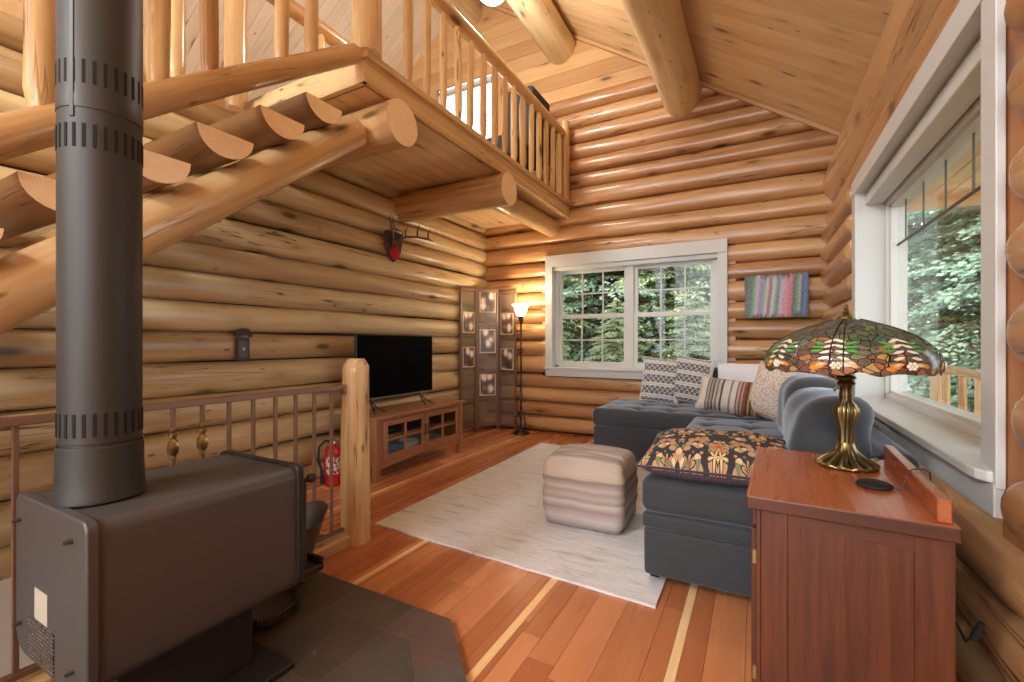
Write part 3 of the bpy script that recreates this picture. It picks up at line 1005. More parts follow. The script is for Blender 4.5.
def rating():
    g = NT('rating_plate')
    x, y, z = g.sep(g.obj())
    ln = g.math('GREATER_THAN', g.math('FRACT', g.math('MULTIPLY', z, 95)), .55)
    nn = g.math('GREATER_THAN', g.noise(g.scale(g.obj(), (150, 1, 95)), 1, 1), .47)
    f = g.math('MULTIPLY', ln, nn)
    return g.done(g.bsdf(g.mix(f, srgb(62, 54, 50), srgb(150, 138, 126)), .4, .5))
mb = MB(); mb.box(-1.80, -1.62, SY0 - .0145, SY0 - .0122, .275, .385)
mb.build('rating_plate', [rating()], ep, smooth=False)

# ---- stove pipe
pipe = plain('stove_pipe_paint', srgb(50, 49, 48), .5, .2, .08, 12)
pc = (-1.665, .575)
sp = thing('stove_pipe', 'black double-wall stove pipe rising from the stove top to the ceiling', 'stove pipe', (pc[0], pc[1], SZ1))
R0 = .0925
mb = MB(); mb.lathe([(.104, SZ1 + .0005), (.104, SZ1 + .006), (.100, SZ1 + .02), (.0965, .80), (.0965, .862), (.093, .865)], 48, (pc[0], pc[1], 0))
mb.build('base_collar', [pipe], sp, angle=30)
mb = MB(); mb.lathe([(R0 - .004, .855), (R0 - .004, .872), (R0, .874), (R0, 1.787), (R0 - .003, 1.79)], 48, (pc[0], pc[1], 0))
lowp = mb.build('lower_section', [pipe], sp, angle=30)
mb = MB(); mb.lathe([(R0 - .003, 1.785), (R0 + .002, 1.788), (R0 + .002, 1.825), (R0 + .001, 1.827), (R0 + .001, 4.72)], 48, (pc[0], pc[1], 0))
upp = mb.build('upper_section', [pipe], sp, angle=30)
mb = MB(); a = -1.02
mb.box(R0 - .004, R0 + .0028, -.006, .006, 1.76, 4.6, M=Matrix.Translation((pc[0], pc[1], 0)) @ Matrix.Rotation(a, 4, 'Z'))
mb.build('seam', [pipe], sp, smooth=False, bevel=.0015)
slot = plain('vent_slot', srgb(10, 9, 9), .9)
for zc, par in ((.925, lowp), (1.712, lowp), (1.885, upp)):
    mb = MB()
    for k in range(26):
        th = 2 * PI * k / 26
        mt = Matrix.Translation((pc[0], pc[1], zc)) @ Matrix.Rotation(th, 4, 'Z')
        mb.box(R0 - .01, R0 + .0016, -.0036, .0036, -.032, .032, M=mt)
    mb.build('vent_slots', [slot], par, smooth=False)

# ---- coal scuttle and round grate
iron = plain('dark_iron', srgb(84, 78, 76), .42, .5, .15, 60)
sc_ = thing('coal_scuttle', 'flared dark metal coal scuttle standing past the stove door', 'coal scuttle', (-1.92, 1.36, HZ))
mb = MB()
def scut(th, i, r, z):
    k = max(0, (z - .03) / .25)
    lip = max(0, sin(th)) ** 2
    return (1 + .42 * k * lip, .055 * k * lip)
prof_o = [(.062, .0), (.068, .012), (.058, .02), (.075, .07), (.095, .14), (.112, .22), (.12, .27), (.123, .272), (.118, .268), (.108, .22), (.09, .14), (.07, .07), (.05, .03)]
mb.lathe(prof_o, 36, (-1.92, 1.36, HZ + .001), mod=scut, close_bot=True, close_top=True)
mb.build('bucket', [iron], sc_, angle=50)
mb = MB(); mb.sweep([(-1.92 + .125 * cos(t), 1.36 - .02 + .03 * sin(t), HZ + .26 + .12 * sin(t)) for t in np.linspace(0.05, PI - .05, 14)], .004, 8)
mb.build('bail_handle', [steel], sc_)
gt = thing('round_grate', 'low round iron basket with a ribbed rim on the hearth beside the pedestal', 'grate', (-1.80, 1.15, HZ))
mb = MB()
mb.lathe([(.11, .001), (.132, .01), (.135, .03), (.13, .045), (.123, .045), (.12, .02), (.0, .012)], 48, (-1.80, 1.15, HZ))
mb.build('tray', [iron], gt, angle=40)
mb = MB()
for k in range(60):
    th = 2 * PI * k / 60
    mb.box(.130, .140, -.0025, .0025, .012, .042, M=Matrix.Translation((-1.80, 1.15, HZ)) @ Matrix.Rotation(th, 4, 'Z'))
mb.build('ribbed_rim', [steel], gt, smooth=False)
# ================================================================== TV CORNER
oak = wood('brown_oak', srgb(124, 80, 52), srgb(176, 122, 82), coords='obj', axis=1, knots=0, cracks=0, rough=.4, bump=.08, blotch=.5, grain=.3)
oakv = wood('brown_oak_upright', srgb(120, 76, 48), srgb(172, 118, 78), coords='obj', axis=2, knots=0, cracks=0, rough=.4, bump=.08, blotch=.5, grain=.3)
pull = plain('dark_bronze_pull', srgb(38, 30, 26), .35, .7)
inner = plain('cabinet_inside', srgb(40, 28, 22), .7)
X0, X1, Y0, Y1, ZT = -3.14, -2.735, 2.70, 3.935, .542
tv_s = thing('tv_stand', 'low brown wooden media console with two glazed doors on short legs', 'media console', (-2.93, 3.32, 0))
mb = MB(); mb.box(X0 - .01, X1 + .025, Y0 - .025, Y1 + .025, ZT - .024, ZT)
mb.build('top', [oak], tv_s, smooth=False, bevel=.005)
LW = .05
for lx in (X0, X1 - LW):
    for ly in (Y0, Y1 - LW):
        mb = MB(); mb.box(lx, lx + LW, ly, ly + LW, 0, ZT - .024)
        mb.build('leg', [oakv], tv_s, smooth=False, bevel=.004)
for ly in (Y0 + .008, Y1 - .026):
    mb = MB(); mb.box(X0 + LW, X1 - LW, ly, ly + .018, .13, ZT - .026)
    mb.build('side_panel', [oakv], tv_s, smooth=False)
mb = MB(); mb.box(X0 + .004, X0 + .014, Y0 + LW, Y1 - LW, .14, ZT - .026)
mb.build('back_panel', [inner], tv_s, smooth=False)
mb = MB(); mb.box(X0 + .02, X1 - .03, Y0 + .027, Y1 - .027, .145, .16)
mb.build('bottom_shelf', [oak], tv_s, smooth=False)
mb = MB(); mb.box(X0 + .02, X1 - .06, Y0 + .027, Y1 - .027, .335, .347)
mb.build('middle_shelf', [oak], tv_s, smooth=False)
# arched apron under the doors
mb = MB()
ya, yb = Y0 + LW, Y1 - LW
pts = [(ya, .165), (ya, .095)] + [(ya + (yb - ya) * t, .095 + .032 * sin(PI * t)) for t in np.linspace(.06, .94, 12)] + [(yb, .095), (yb, .165)]
mb.extrude(pts, 0, X1 - .03, X1 - .012, lcaxis=1)
mb.build('apron', [oak], tv_s, smooth=False)
mb = MB(); mb.box(X1 - .03, X1 - .006, ya, yb, ZT - .045, ZT - .024)
mb.build('top_rail', [oak], tv_s, smooth=False)
M['clear'] = glass_mat('cabinet_glass', (.9, .94, .93, 1))
ym = (ya + yb) / 2
for k, (a, b) in enumerate(((ya + .035, ym - .003), (ym + .003, yb - .035))):
    lo, hi = .168, ZT - .047; t = .045
    mb = MB()
    mb.box(X1 - .012, X1 + .008, a, a + t, lo, hi); mb.box(X1 - .012, X1 + .008, b - t, b, lo, hi)
    mb.box(X1 - .012, X1 + .008, a + t, b - t, lo, lo + t); mb.box(X1 - .012, X1 + .008, a + t, b - t, hi - t, hi)
    mb.box(X1 - .01, X1 + .005, (a + b) / 2 - .011, (a + b) / 2 + .011, lo + t, hi - t)
    mb.box(X1 - .01, X1 + .005, a + t, b - t, (lo + hi) / 2 - .011, (lo + hi) / 2 + .011)
    d = mb.build('door', [oak], tv_s, smooth=False, bevel=.0025)
    mb = MB(); mb.box(X1 - .006, X1 - .003, a + t - .005, b - t + .005, lo + t - .005, hi - t + .005)
    mb.build('pane', [M['clear']], d, smooth=False)
    hy = (b - .02) if k == 0 else (a + .02)
    mb = MB(); mb.sweep([(X1 + .008, hy, .30), (X1 + .026, hy, .305), (X1 + .03, hy, .345), (X1 + .026, hy, .385), (X1 + .008, hy, .39)], .006, 8)
    mb.build('handle', [pull], d)
for yy in (ya + .012, yb - .023):
    mb = MB(); mb.box(X1 - .028, X1 - .008, yy - .012, yy + .022, .165, ZT - .045)
    mb.build('face_stile', [oakv], tv_s, smooth=False)
# things kept in the console
bx = tag(MB().box(-3.06, -2.80, 2.90, 3.12, .161, .255).build('storage_box', [plain('blue_box', srgb(74, 96, 140), .6)], origin=(-2.93, 3.0, .161), smooth=False, bevel=.008),
         'blue box inside the media console behind the first door', 'box')
mb = MB(); mb.lathe([(.03, 0), (.05, .004), (.085, .05), (.095, .085), (.09, .085), (.078, .05), (.045, .012), (0, .01)], 28, (-2.86, 3.23, .161), close_bot=True)
tag(mb.build('bowl', [plain('white_ceramic', srgb(214, 214, 212), .3)], origin=(-2.86, 3.23, .161)), 'white bowl inside the media console near the middle stile', 'bowl')
mb = MB(); mb.box(-3.07, -2.84, 3.45, 3.72, .161, .20)
rc = thing('disc_player', 'grey flat player box inside the media console behind the second door', 'player', (-2.95, 3.58, .161))
mb.build('case', [plain('grey_plastic', srgb(120, 124, 128), .4)], rc, smooth=False, bevel=.004)
MB().box(-2.84, -2.838, 3.50, 3.60, .172, .182).build('display', [M['dark']], rc, smooth=False)
mb = MB(); mb.box(-3.07, -2.83, 2.90, 3.10, .348, .43)
cb = thing('cable_box', 'black cable box on the upper shelf of the media console', 'cable box', (-2.95, 3.0, .348))
mb.build('case', [blk], cb, smooth=False, bevel=.005)
for k in range(3):
    mb = MB(); mb.box(-2.83, -2.8285, 2.93 + .03 * k, 2.937 + .03 * k, .38, .387)
    mb.build('indicator', [plain('indicator_white', srgb(200, 210, 220), .4)], cb, smooth=False)

tv = thing('television', 'black flat-screen television standing on the media console', 'television', (-2.95, 3.19, ZT))
tvx = -2.95
ty0, ty1, tz0, tz1 = 2.688, 3.697, .658, 1.222
mb = MB(); mb.box(tvx - .025, tvx, ty0, ty1, tz0, tz1); mb.box(tvx - .055, tvx - .02, ty0 + .15, ty1 - .15, tz0 + .03, tz0 + .32)
tvm = plain('tv_plastic', srgb(20, 20, 22), .35)
mb.build('housing', [tvm], tv, smooth=False, bevel=.004)
mb = MB(); mb.box(tvx, tvx + .0015, ty0 + .008, ty1 - .008, tz0 + .014, tz1 - .008)
scrm = plain('tv_screen', srgb(5, 5, 6), .55, 0, .02, 5)
scrm.node_tree.nodes['Principled BSDF'].inputs['Specular IOR Level'].default_value = .04
mb.build('screen', [scrm], tv, smooth=False)
mb = MB(); mb.box(tvx - .001, tvx + .002, ty0, ty1, tz0 - .004, tz0 + .010)
mb.build('lower_bezel', [plain('tv_bezel', srgb(140, 140, 142), .3, .7)], tv, smooth=False)
for yy in (ty0 + .16, ty1 - .19):
    mb = MB()
    mb.sweep([(tvx - .012, yy, tz0 + .01), (tvx + .05, yy - .03, ZT + .05), (tvx + .125, yy - .07, ZT + .006)], [.009, .008, .006], 8)
    mb.sweep([(tvx - .012, yy, tz0 + .01), (tvx - .03, yy + .05, ZT + .05), (tvx - .04, yy + .09, ZT + .006)], [.009, .008, .006], 8)
    mb.sweep([(tvx - .012, yy, tz0 + .02), (tvx + .03, yy + .03, ZT + .05), (tvx + .10, yy + .08, ZT + .006)], [.009, .008, .006], 8)
    mb.build('foot', [tvm], tv)
# extinguisher
red = plain('extinguisher_red', srgb(176, 22, 26), .28, 0, .05)
fe = thing('fire_extinguisher', 'red fire extinguisher on the floor by the left log wall', 'fire extinguisher', (-3.02, 2.51, 0))
ec = (-3.02, 2.51)
mb = MB(); mb.lathe([(.056, 0), (.065, .006), (.067, .02), (.067, .26), (.062, .29), (.045, .315), (.022, .326), (.018, .335)], 32, (*ec, 0), close_bot=True, close_top=True)
mb.build('cylinder', [red], fe)
mb = MB()
def lab(u, v):
    th = -1.55 + u * 1.9
    return (ec[0] + .0677 * cos(th), ec[1] + .0677 * sin(th), .1 + v * .14)
mb.grid(lab, 12, 3)
def exlab():
    g = NT('extinguisher_label')
    o = g.obj(); x, y, z = g.sep(o)
    ln = g.math('GREATER_THAN', g.noise(g.scale(o, (60, 60, 45)), 1, 1), .52)
    c = g.mix(ln, srgb(206, 196, 190), srgb(150, 40, 40))
    return g.done(g.bsdf(c, .4))
mb.build('label', [exlab()], fe)
mb = MB(); mb.lathe([(.016, .33), (.02, .335), (.02, .36), (.012, .365), (.012, .38)], 16, (*ec, 0), close_top=True)
mb.build('valve', [brass], fe)
mb = MB()
mb.box(ec[0] - .008, ec[0] + .008, ec[1] - .02, ec[1] + .11, .378, .386, M=Matrix.Translation((0, 0, 0)))
mb.sweep([(ec[0], ec[1] + .0, .37), (ec[0], ec[1] + .07, .345), (ec[0], ec[1] + .105, .31)], .007, 8)
mb.build('lever_handle', [plain('bare_metal', srgb(190, 186, 176), .3, .8)], fe, smooth=False)
mb = MB()
mb.sweep([(ec[0] + .0, ec[1] - .015, .355), (ec[0] - .02, ec[1] - .06, .365), (ec[0] - .04, ec[1] - .10, .32), (ec[0] - .03, ec[1] - .115, .22), (ec[0] - .02, ec[1] - .09, .14)], .009, 10)
mb.sweep([(ec[0] - .02, ec[1] - .09, .14), (ec[0] - .02, ec[1] - .088, .03)], [.012, .016], 10)
mb.build('hose', [blk], fe)
mb = MB(); mb.sweep([(ec[0] + .018, ec[1] - .01, .35), (ec[0] + .03, ec[1] - .015, .35)], .012, 12)
mb.build('gauge', [plain('gauge_white', srgb(220, 220, 215), .4)], fe)

# antler mount on the left wall
am = thing('antler_mount', 'small deer antlers on a dark shield with a red felt oval on the log wall', 'antlers', (XL, 3.47, 2.15))
aw = XL + .012
shd = [(-.115, .15), (-.06, .165), (0, .155), (.06, .165), (.115, .15), (.12, .05), (.10, -.05), (.06, -.11), (0, -.155), (-.06, -.11), (-.10, -.05), (-.12, .05)]
mb = MB(); mb.extrude([(3.467 + a, 2.13 + b) for a, b in shd], 0, aw, aw + .022)
darkwood = plain('dark_stained_shield', srgb(56, 38, 28), .4)
mb.build('shield', [darkwood], am, smooth=False, bevel=.005)
mb = MB(); mb.ball((aw + .022, 3.475, 2.075), 1, 0, 20, 12, (.035, .062, .078))
mb.build('felt_oval', [plain('red_felt', srgb(178, 20, 40), .85)], am)
mb = MB(); mb.ball((aw + .03, 3.467, 2.18), 1, 0, 14, 8, (.04, .05, .045))
mb.build('skull_cap', [plain('brown_hide', srgb(84, 62, 50), .8)], am)
horn = plain('antler_bone', srgb(96, 76, 60), .5, 0, .3, 40)
def antler(sg):
    mb = MB()
    b0 = Vector((aw + .04, 3.467 + sg * .035, 2.20))
    main = [b0, b0 + Vector((.05, sg * .06, .05)), b0 + Vector((.13, sg * .15, .055)), b0 + Vector((.22, sg * .21, .035)), b0 + Vector((.30, sg * .20, .0))]
    mb.sweep(main, [.016, .014, .012, .009, .003], 10, rn=.1)
    for i, L in ((1, .13), (2, .15), (3, .12)):
        p = main[i]
        mb.sweep([p, p + Vector((-.01, sg * .015, L * .5)), p + Vector((.01, sg * .03, L))], [.010, .008, .002], 8)
    p = b0 + Vector((.02, sg * .02, .02))
    mb.sweep([p, p + Vector((.03, -sg * .0, .05)), p + Vector((.06, -sg * .01, .09))], [.009, .007, .002], 8)
    return mb.build('antler', [horn], am)
antler(1); antler(-1)

# switch plate with bear
sw = thing('switch_plate', 'dark metal light switch plate with a bear shape on top on the log wall', 'switch', (XL, 1.93, 1.13))
sx_ = XL + .006
mb = MB(); mb.box(sx_, sx_ + .012, 1.885, 1.985, 1.02, 1.19)
iron2 = plain('rustic_iron', srgb(66, 52, 44), .5, .5, .2, 90)
mb.build('plate', [iron2], sw, smooth=False, bevel=.004)
mb = MB()
bear = [(1.872, 1.20), (1.875, 1.225), (1.89, 1.232), (1.90, 1.247), (1.925, 1.256), (1.96, 1.258), (1.985, 1.246), (1.998, 1.225), (2.0, 1.195), (1.985, 1.192), (1.975, 1.205), (1.94, 1.207), (1.92, 1.196), (1.905, 1.193), (1.902, 1.208), (1.89, 1.206)]
mb.extrude(bear, 0, sx_ + .002, sx_ + .014)
mb.build('bear_cutout', [plain('dark_rust', srgb(52, 36, 30), .5, .4)], sw, smooth=False)
mb = MB(); mb.box(sx_ + .012, sx_ + .014, 1.905, 1.965, 1.045, 1.165); mb.build('toggle_plate', [plain('grey_steel', srgb(84, 80, 78), .4, .6)], sw, smooth=False)
mb = MB(); mb.box(sx_ + .012, sx_ + .028, 1.93, 1.94, 1.095, 1.118); mb.build('toggle', [M['white']], sw, smooth=False)

# folding screen
scrw = wood('dark_walnut', srgb(82, 58, 42), srgb(128, 94, 70), coords='obj', axis=2, knots=0, cracks=0, rough=.35, bump=.05)
def sheer():
    g = NT('grey_sheer_panel')
    tr = g.n('BsdfTransparent', Color=(.95, .92, .88, 1)).outputs[0]
    df = g.bsdf(srgb(150, 138, 124), .25)
    return g.done(g.n('MixShader', i0=.30, i1=tr, i2=df).outputs[0])
sheerm = sheer()
def photo_mat(i):
    g = NT('flower_print')
    o = g.scale(g.gen(), (1, 1, 1), (i * 3.1, i * 1.7, i * 2.3))
    v = g.n('TexVoronoi', Vector=o, Scale=2.1, Randomness=.7)
    w_ = g.noise(o, 5, 3)
    f = g.math('MULTIPLY_ADD', w_, .35, v.outputs['Distance'])
    col = g.ramp(f, [(0, srgb(214, 200, 186)), (.42, srgb(226, 214, 204)), (.55, srgb(150, 128, 112)), (.7, srgb(96, 74, 60)), (1, srgb(60, 44, 38))])
    return g.done(g.bsdf(col, .3))
prints = [photo_mat(i) for i in range(4)]
P = [Vector((-3.262, 4.63, 0)), Vector((-3.215, 4.93, 0)), Vector((-3.02, 5.17, 0)), Vector((-2.73, 5.135, 0))]
fs_ = thing('folding_screen', 'three-panel folding photo screen with dark frames standing in the log corner', 'folding screen', (-3.05, 4.97, 0))
slots_z = [(.16, .42), (.50, .72), (.78, 1.04), (1.10, 1.36), (1.42, 1.78)]
pics = [{1: 0, 3: 1}, {0: 2, 2: 3, 4: 0}, {1: 2, 3: 1}]
pics = [{1: (.84, 1.10), 2: (1.28, 1.55)}, {0: (.46, .74), 1: (1.02, 1.33), 2: (1.55, 1.84)}, {1: (.80, 1.08), 2: (1.26, 1.54)}]
for i in range(3):
    a, b = P[i], P[i + 1]
    d = (b - a); L = d.length; ang = math.atan2(d.y, d.x)
    pe = bpy.data.objects.new('panel', None); COL.objects.link(pe); pe.parent = fs_
    pe.location = a - Vector(fs_.location); pe.rotation_euler = (0, 0, ang)
    HT = 1.86; fr = .032
    mb = MB()
    mb.box(.004, fr, -.012, .012, 0.0, HT); mb.box(L - fr, L - .004, -.012, .012, 0, HT)
    for z0 in (.06, .40, HT - .045): mb.box(fr, L - fr, -.011, .011, z0, z0 + .04)
    # arched crest
    me_o = mb.build('panel_frame', [scrw], pe, origin=(0, 0, 0), smooth=False, bevel=.002)
    mb = MB(); mb.box(fr, L - fr, -.002, .002, .10, HT - .05)
    mb.build('sheer_panel', [sheerm], pe, origin=(0, 0, 0), smooth=False)
    for k, (z0, z1) in pics[i].items():
        c = prints[(i * 2 + k) % 4]
        mb = MB(); e = .012
        mb.box(fr + .012, L - fr - .012, -.009, -.004, z0, z1, mi=0)
        mb.box(fr + .012 + e, L - fr - .012 - e, -.0105, -.009, z0 + e, z1 - e, mi=1)
        mb.build('photo_print', [plain('cream_mat', srgb(206, 180, 150), .5), c], pe, origin=(0, 0, 0), smooth=False)

# torchiere
bl2 = plain('dark_bronze', srgb(48, 40, 36), .4, .6)
fl_ = thing('floor_lamp', 'dark twisted torchiere floor lamp with a lit glass bowl by the window', 'floor lamp', (-2.625, 5.06, 0))
lc_ = (-2.625, 5.06)
mb = MB(); mb.lathe([(.105, 0), (.108, .012), (.10, .02), (.075, .03), (.045, .042), (.025, .06)], 36, (*lc_, 0), close_bot=True, close_top=True, mod=lambda th, i, r, z: (1 + .04 * cos(8 * th), 0))
mb.build('base', [bl2], fl_)
mb = MB()
for k in range(2):
    mb.sweep([(lc_[0] + .012 * cos(z * 14 + k * PI), lc_[1] + .012 * sin(z * 14 + k * PI), z) for z in np.linspace(.05, .62, 50)], .008, 8)
mb.lathe([(.010, .60), (.022, .62), (.014, .65), (.011, .70), (.011, 1.05), (.018, 1.06), (.018, 1.08), (.010, 1.09), (.010, 1.38), (.016, 1.40), (.026, 1.43), (.03, 1.47), (.03, 1.50)], 16, (*lc_, 0), close_top=True)
mb.build('pole', [bl2], fl_)
mb = MB()
for sgn in (1, -1):
    mb.sweep([(lc_[0] + .02 * sgn, lc_[1] - .02, .05), (lc_[0] + .075 * sgn, lc_[1] - .02, .12), (lc_[0] + .06 * sgn, lc_[1] - .02, .22), (lc_[0] + .015 * sgn, lc_[1] - .01, .26)], [.008, .01, .008, .005], 8)
mb.build('scroll_leaf', [bl2], fl_)
def shade_mat(name, c, e, strength):
    g = NT(name)
    em = g.n('Emission', Color=e, Strength=strength).outputs[0]
    tr = g.n('BsdfTranslucent', Color=c).outputs[0]
    df = g.bsdf(c, .3)
    m1 = g.n('MixShader', i0=.5, i1=tr, i2=df).outputs[0]
    return g.done(g.n('AddShader', i0=m1, i1=em).outputs[0])
mb = MB(); mb.lathe([(.03, 1.49), (.055, 1.505), (.07, 1.55), (.078, 1.60), (.112, 1.635), (.11, 1.637), (.074, 1.602), (.066, 1.55), (.05, 1.51), (.0, 1.50)], 40, (*lc_, 0), mod=lambda th, i, r, z: (1 + .015 * cos(14 * th), 0))
mb.build('glass_bowl', [shade_mat('lit_glass_bowl', (.9, .86, .78, 1), (1, .78, .5, 1), 5.0)], fl_)
mb = MB(); mb.ball((*lc_, 1.56), .028)
mb.build('light_bulb', [shade_mat('lit_bulb', (1, 1, 1, 1), (1, .8, .55, 1), 25.0)], fl_)

# painting
def canvas():
    g = NT('painted_canvas')
    o = g.obj(); x, y, z = g.sep(o)
    spk = g.noise(g.scale(o, (90, 1, 45)), 1, 4, .8)
    wv = g.noise(g.scale(o, (4, 1, 1.5)), 1, 2)
    u = g.math('MULTIPLY_ADD', wv, .05, g.math('MULTIPLY_ADD', z, -.06, x))
    u = g.math('ADD', g.math('DIVIDE', u, .555), .455)
    col = g.ramp(u, [(0, srgb(78, 74, 80)), (.06, srgb(100, 110, 112)), (.10, srgb(72, 122, 92)), (.17, srgb(150, 186, 160)), (.20, srgb(200, 190, 210)), (.26, srgb(160, 130, 180)), (.31, srgb(130, 180, 165)),
                          (.36, srgb(224, 200, 196)), (.385, srgb(196, 120, 120)), (.41, srgb(110, 120, 110)), (.46, srgb(206, 214, 214)), (.53, srgb(92, 132, 116)), (.58, srgb(190, 190, 214)),
                          (.62, srgb(226, 160, 170)), (.74, srgb(206, 112, 130)), (.77, srgb(84, 92, 98)), (.82, srgb(100, 150, 116)), (.87, srgb(170, 180, 168)), (.90, srgb(76, 92, 130)), (.95, srgb(92, 118, 180)), (1, srgb(66, 66, 76))])
    col = g.mix(.22, col, srgb(112, 108, 106))
    edge = g.math('MULTIPLY_ADD', g.noise(g.scale(o, (30, 1, 3)), 1, 2), .16, g.math('ABSOLUTE', z))
    col = g.mix(g.n('MapRange', Value=edge, i1=.255, i2=.30).outputs[0], col, srgb(84, 78, 80))
    fleck = g.n('MapRange', Value=spk, i1=.56, i2=.66).outputs[0]
    col = g.mix(g.math('MULTIPLY', fleck, .55), col, srgb(226, 226, 220))
    dk = g.n('MapRange', Value=g.noise(g.scale(o, (70, 1, 40), (5, 5, 5)), 1, 3), i1=.56, i2=.66).outputs[0]
    col = g.mix(g.math('MULTIPLY', dk, .45), col, srgb(60, 72, 70))
    return g.done(g.bsdf(col, .55))
pa = thing('painting', 'unframed canvas of vertical pastel streaks on the log wall right of the window', 'painting', (.165, 5.27, 1.622))
mb = MB(); mb.box(-.112, .442, 5.222, 5.247, 1.407, 1.840)
mb.build('canvas', [canvas()], pa, smooth=False, bevel=.002)
mb = MB(); mb.box(-.10, .43, 5.247, 5.262, 1.42, 1.826); mb.build('stretcher', [M['rail_log']], pa, smooth=False)

# ceiling light hung from the purlin
clp = (-2.19, 3.63)
cl = thing('ceiling_light', 'white dome pendant light hanging under the purlin above the loft rail', 'ceiling light', (clp[0], clp[1], 4.69))
mb = MB(); mb.lathe([(.02, 4.45), (.10, 4.455), (.138, 4.47), (.14, 4.485), (.10, 4.50), (.03, 4.53), (.012, 4.54), (.012, 4.66), (.06, 4.68), (.06, 4.695)], 36, (*clp, 0))
mb.build('canopy', [bl2], cl)
mb = MB(); mb.lathe([(.0, 4.368), (.05, 4.373), (.10, 4.395), (.13, 4.43), (.138, 4.47)], 36, (*clp, 0))
mb.build('glass_dome', [shade_mat('lit_dome', (.95, .95, .92, 1), (1, .93, .82, 1), 5.0)], cl)
# ================================================================== SEATING
def rbox(mb, x0, x1, y0, y1, z0, z1, r, n=(12, 12, 5), fn=None, mi=0):
    """rounded, subdivided box with an optional displacement fn(p, normal, u, v, w)"""
    lo = Vector((x0, y0, z0)); hi = Vector((x1, y1, z1))
    c = (lo + hi) / 2
    key = {}
    vs = []; fs = []
    def vert(p):
        k = tuple(round(q, 5) for q in p)
        if k in key: return key[k]
        q = Vector(p)
        inner = Vector([min(max(q[i], lo[i] + r), hi[i] - r) for i in range(3)])
        d = q - inner
        if d.length > 1e-9:
            d.normalize(); q2 = inner + d * r
        else: q2 = q; d = Vector((0, 0, 0))
        if fn:
            nrm = d if d.length > 0 else Vector((0, 0, 0))
            q2 = fn(q2, nrm)
        key[k] = len(vs); vs.append(q2); return key[k]
    def lin(a, b, m, rr):
        # denser near the rounded edges
        t = [a, a + rr * .35, a + rr * .7]
        k = max(2, m)
        t += [a + rr + (b - a - 2 * rr) * i / k for i in range(k + 1)]
        t += [b - rr * .7, b - rr * .35, b]
        return t
    X, Y, Z = lin(x0, x1, n[0], r), lin(y0, y1, n[1], r), lin(z0, z1, n[2], r)
    def face(A, B, mk, flip):
        for i in range(len(A) - 1):
            for j in range(len(B) - 1):
                q = [vert(mk(A[i], B[j])), vert(mk(A[i + 1], B[j])), vert(mk(A[i + 1], B[j + 1])), vert(mk(A[i], B[j + 1]))]
                fs.append(tuple(q[::-1] if flip else q))
    face(X, Y, lambda a, b: (a, b, z1), False); face(X, Y, lambda a, b: (a, b, z0), True)
    face(X, Z, lambda a, b: (a, y0, b), False); face(X, Z, lambda a, b: (a, y1, b), True)
    face(Y, Z, lambda a, b: (x1, a, b), False); face(Y, Z, lambda a, b: (x0, a, b), True)
    mb.add(vs, fs, mi)
    return mb

def fabric(name, c, rough=.85, weave=260, sheen=.5, var=.12, b=.12):
    g = NT(name)
    o = g.obj()
    n1 = g.noise(o, 6, 3, .6); n2 = g.noise(o, weave, 2, .5)
    f = g.math('MULTIPLY_ADD', n2, .5, g.math('MULTIPLY', n1, .5))
    col = g.mix(f, tuple(x * (1 - var) for x in c[:3]) + (1,), tuple(min(1, x * (1 + var)) for x in c[:3]) + (1,))
    return g.done(g.bsdf(col, rough, 0, g.bump(n2, b, .002), Sheen_Weight=sheen, Sheen_Roughness=.4, Sheen_Tint=(.75, .85, 1, 1)))
sofa_f = fabric('slate_grey_velvet', srgb(52, 54, 58), .8, 240, .6)
dkleg = plain('dark_sofa_leg', srgb(34, 26, 22), .5)

SE = .515
so_ = thing('sectional_sofa', 'slate grey tufted sectional sofa with a chaise under the windows', 'sofa', (-.2, 3.6, 0))
def soft(seed, amp=.006):
    return lambda p, n: p + n * (amp * nz(p.x * 3 + seed, p.y * 3, p.z * 3))
def tufted(x0, x1, y0, y1, z1, nx, ny, crown=.018, dep=.026, seed=0):
    pts = [(x0 + (x1 - x0) * (i + .5) / nx, y0 + (y1 - y0) * (j + .5) / ny) for i in range(nx) for j in range(ny)]
    sx, sy = (x1 - x0) / nx, (y1 - y0) / ny
    def fn(p, n):
        q = p + n * (.005 * nz(p.x * 3 + seed, p.y * 3, p.z * 3))
        if n.z > .6 or (n.length == 0 and p.z > z1 - .005):
            u = (p.x - x0) / (x1 - x0); v = (p.y - y0) / (y1 - y0)
            e = max(0, min(u, 1 - u, v, 1 - v)) ; e = min(1, e * 6)
            d = 0
            for a, b in pts:
                dx, dy = (p.x - a), (p.y - b)
                d += dep * math.exp(-(dx * dx + dy * dy) / (.055 ** 2))
                # pulled creases between buttons
                if abs(dx) < sx and abs(dy) < .03: d += .35 * dep * math.exp(-(dy / .016) ** 2) * max(0, 1 - abs(dx) / sx)
                if abs(dy) < sy and abs(dx) < .03: d += .35 * dep * math.exp(-(dx / .016) ** 2) * max(0, 1 - abs(dy) / sy)
            q.z += e * (crown - d)
        return q
    return fn
SXL, SXR = -.487, .545
def part(name, x0, x1, y0, y1, z0, z1, r, fn=None, n=(8, 8, 3), parent=so_, mat=None):
    mb = MB(); rbox(mb, x0, x1, y0, y1, z0, z1, r, n, fn)
    return mb.build(name, [mat or sofa_f], parent, angle=80)
# bases
part('base', SXL + .012, SXR, 2.185, 2.955, .05, .272, .018, soft(1, .004))
part('storage_lid', SXL + .006, SXR - .01, 2.177, 2.955, .275, .345, .018, soft(2, .004))
part('base', SXL + .012, SXR, 2.96, 5.11, .065, .345, .018, soft(3, .004))
part('base', -1.395, SXL + .01, 4.215, 5.09, .065, .345, .018, soft(4, .004))
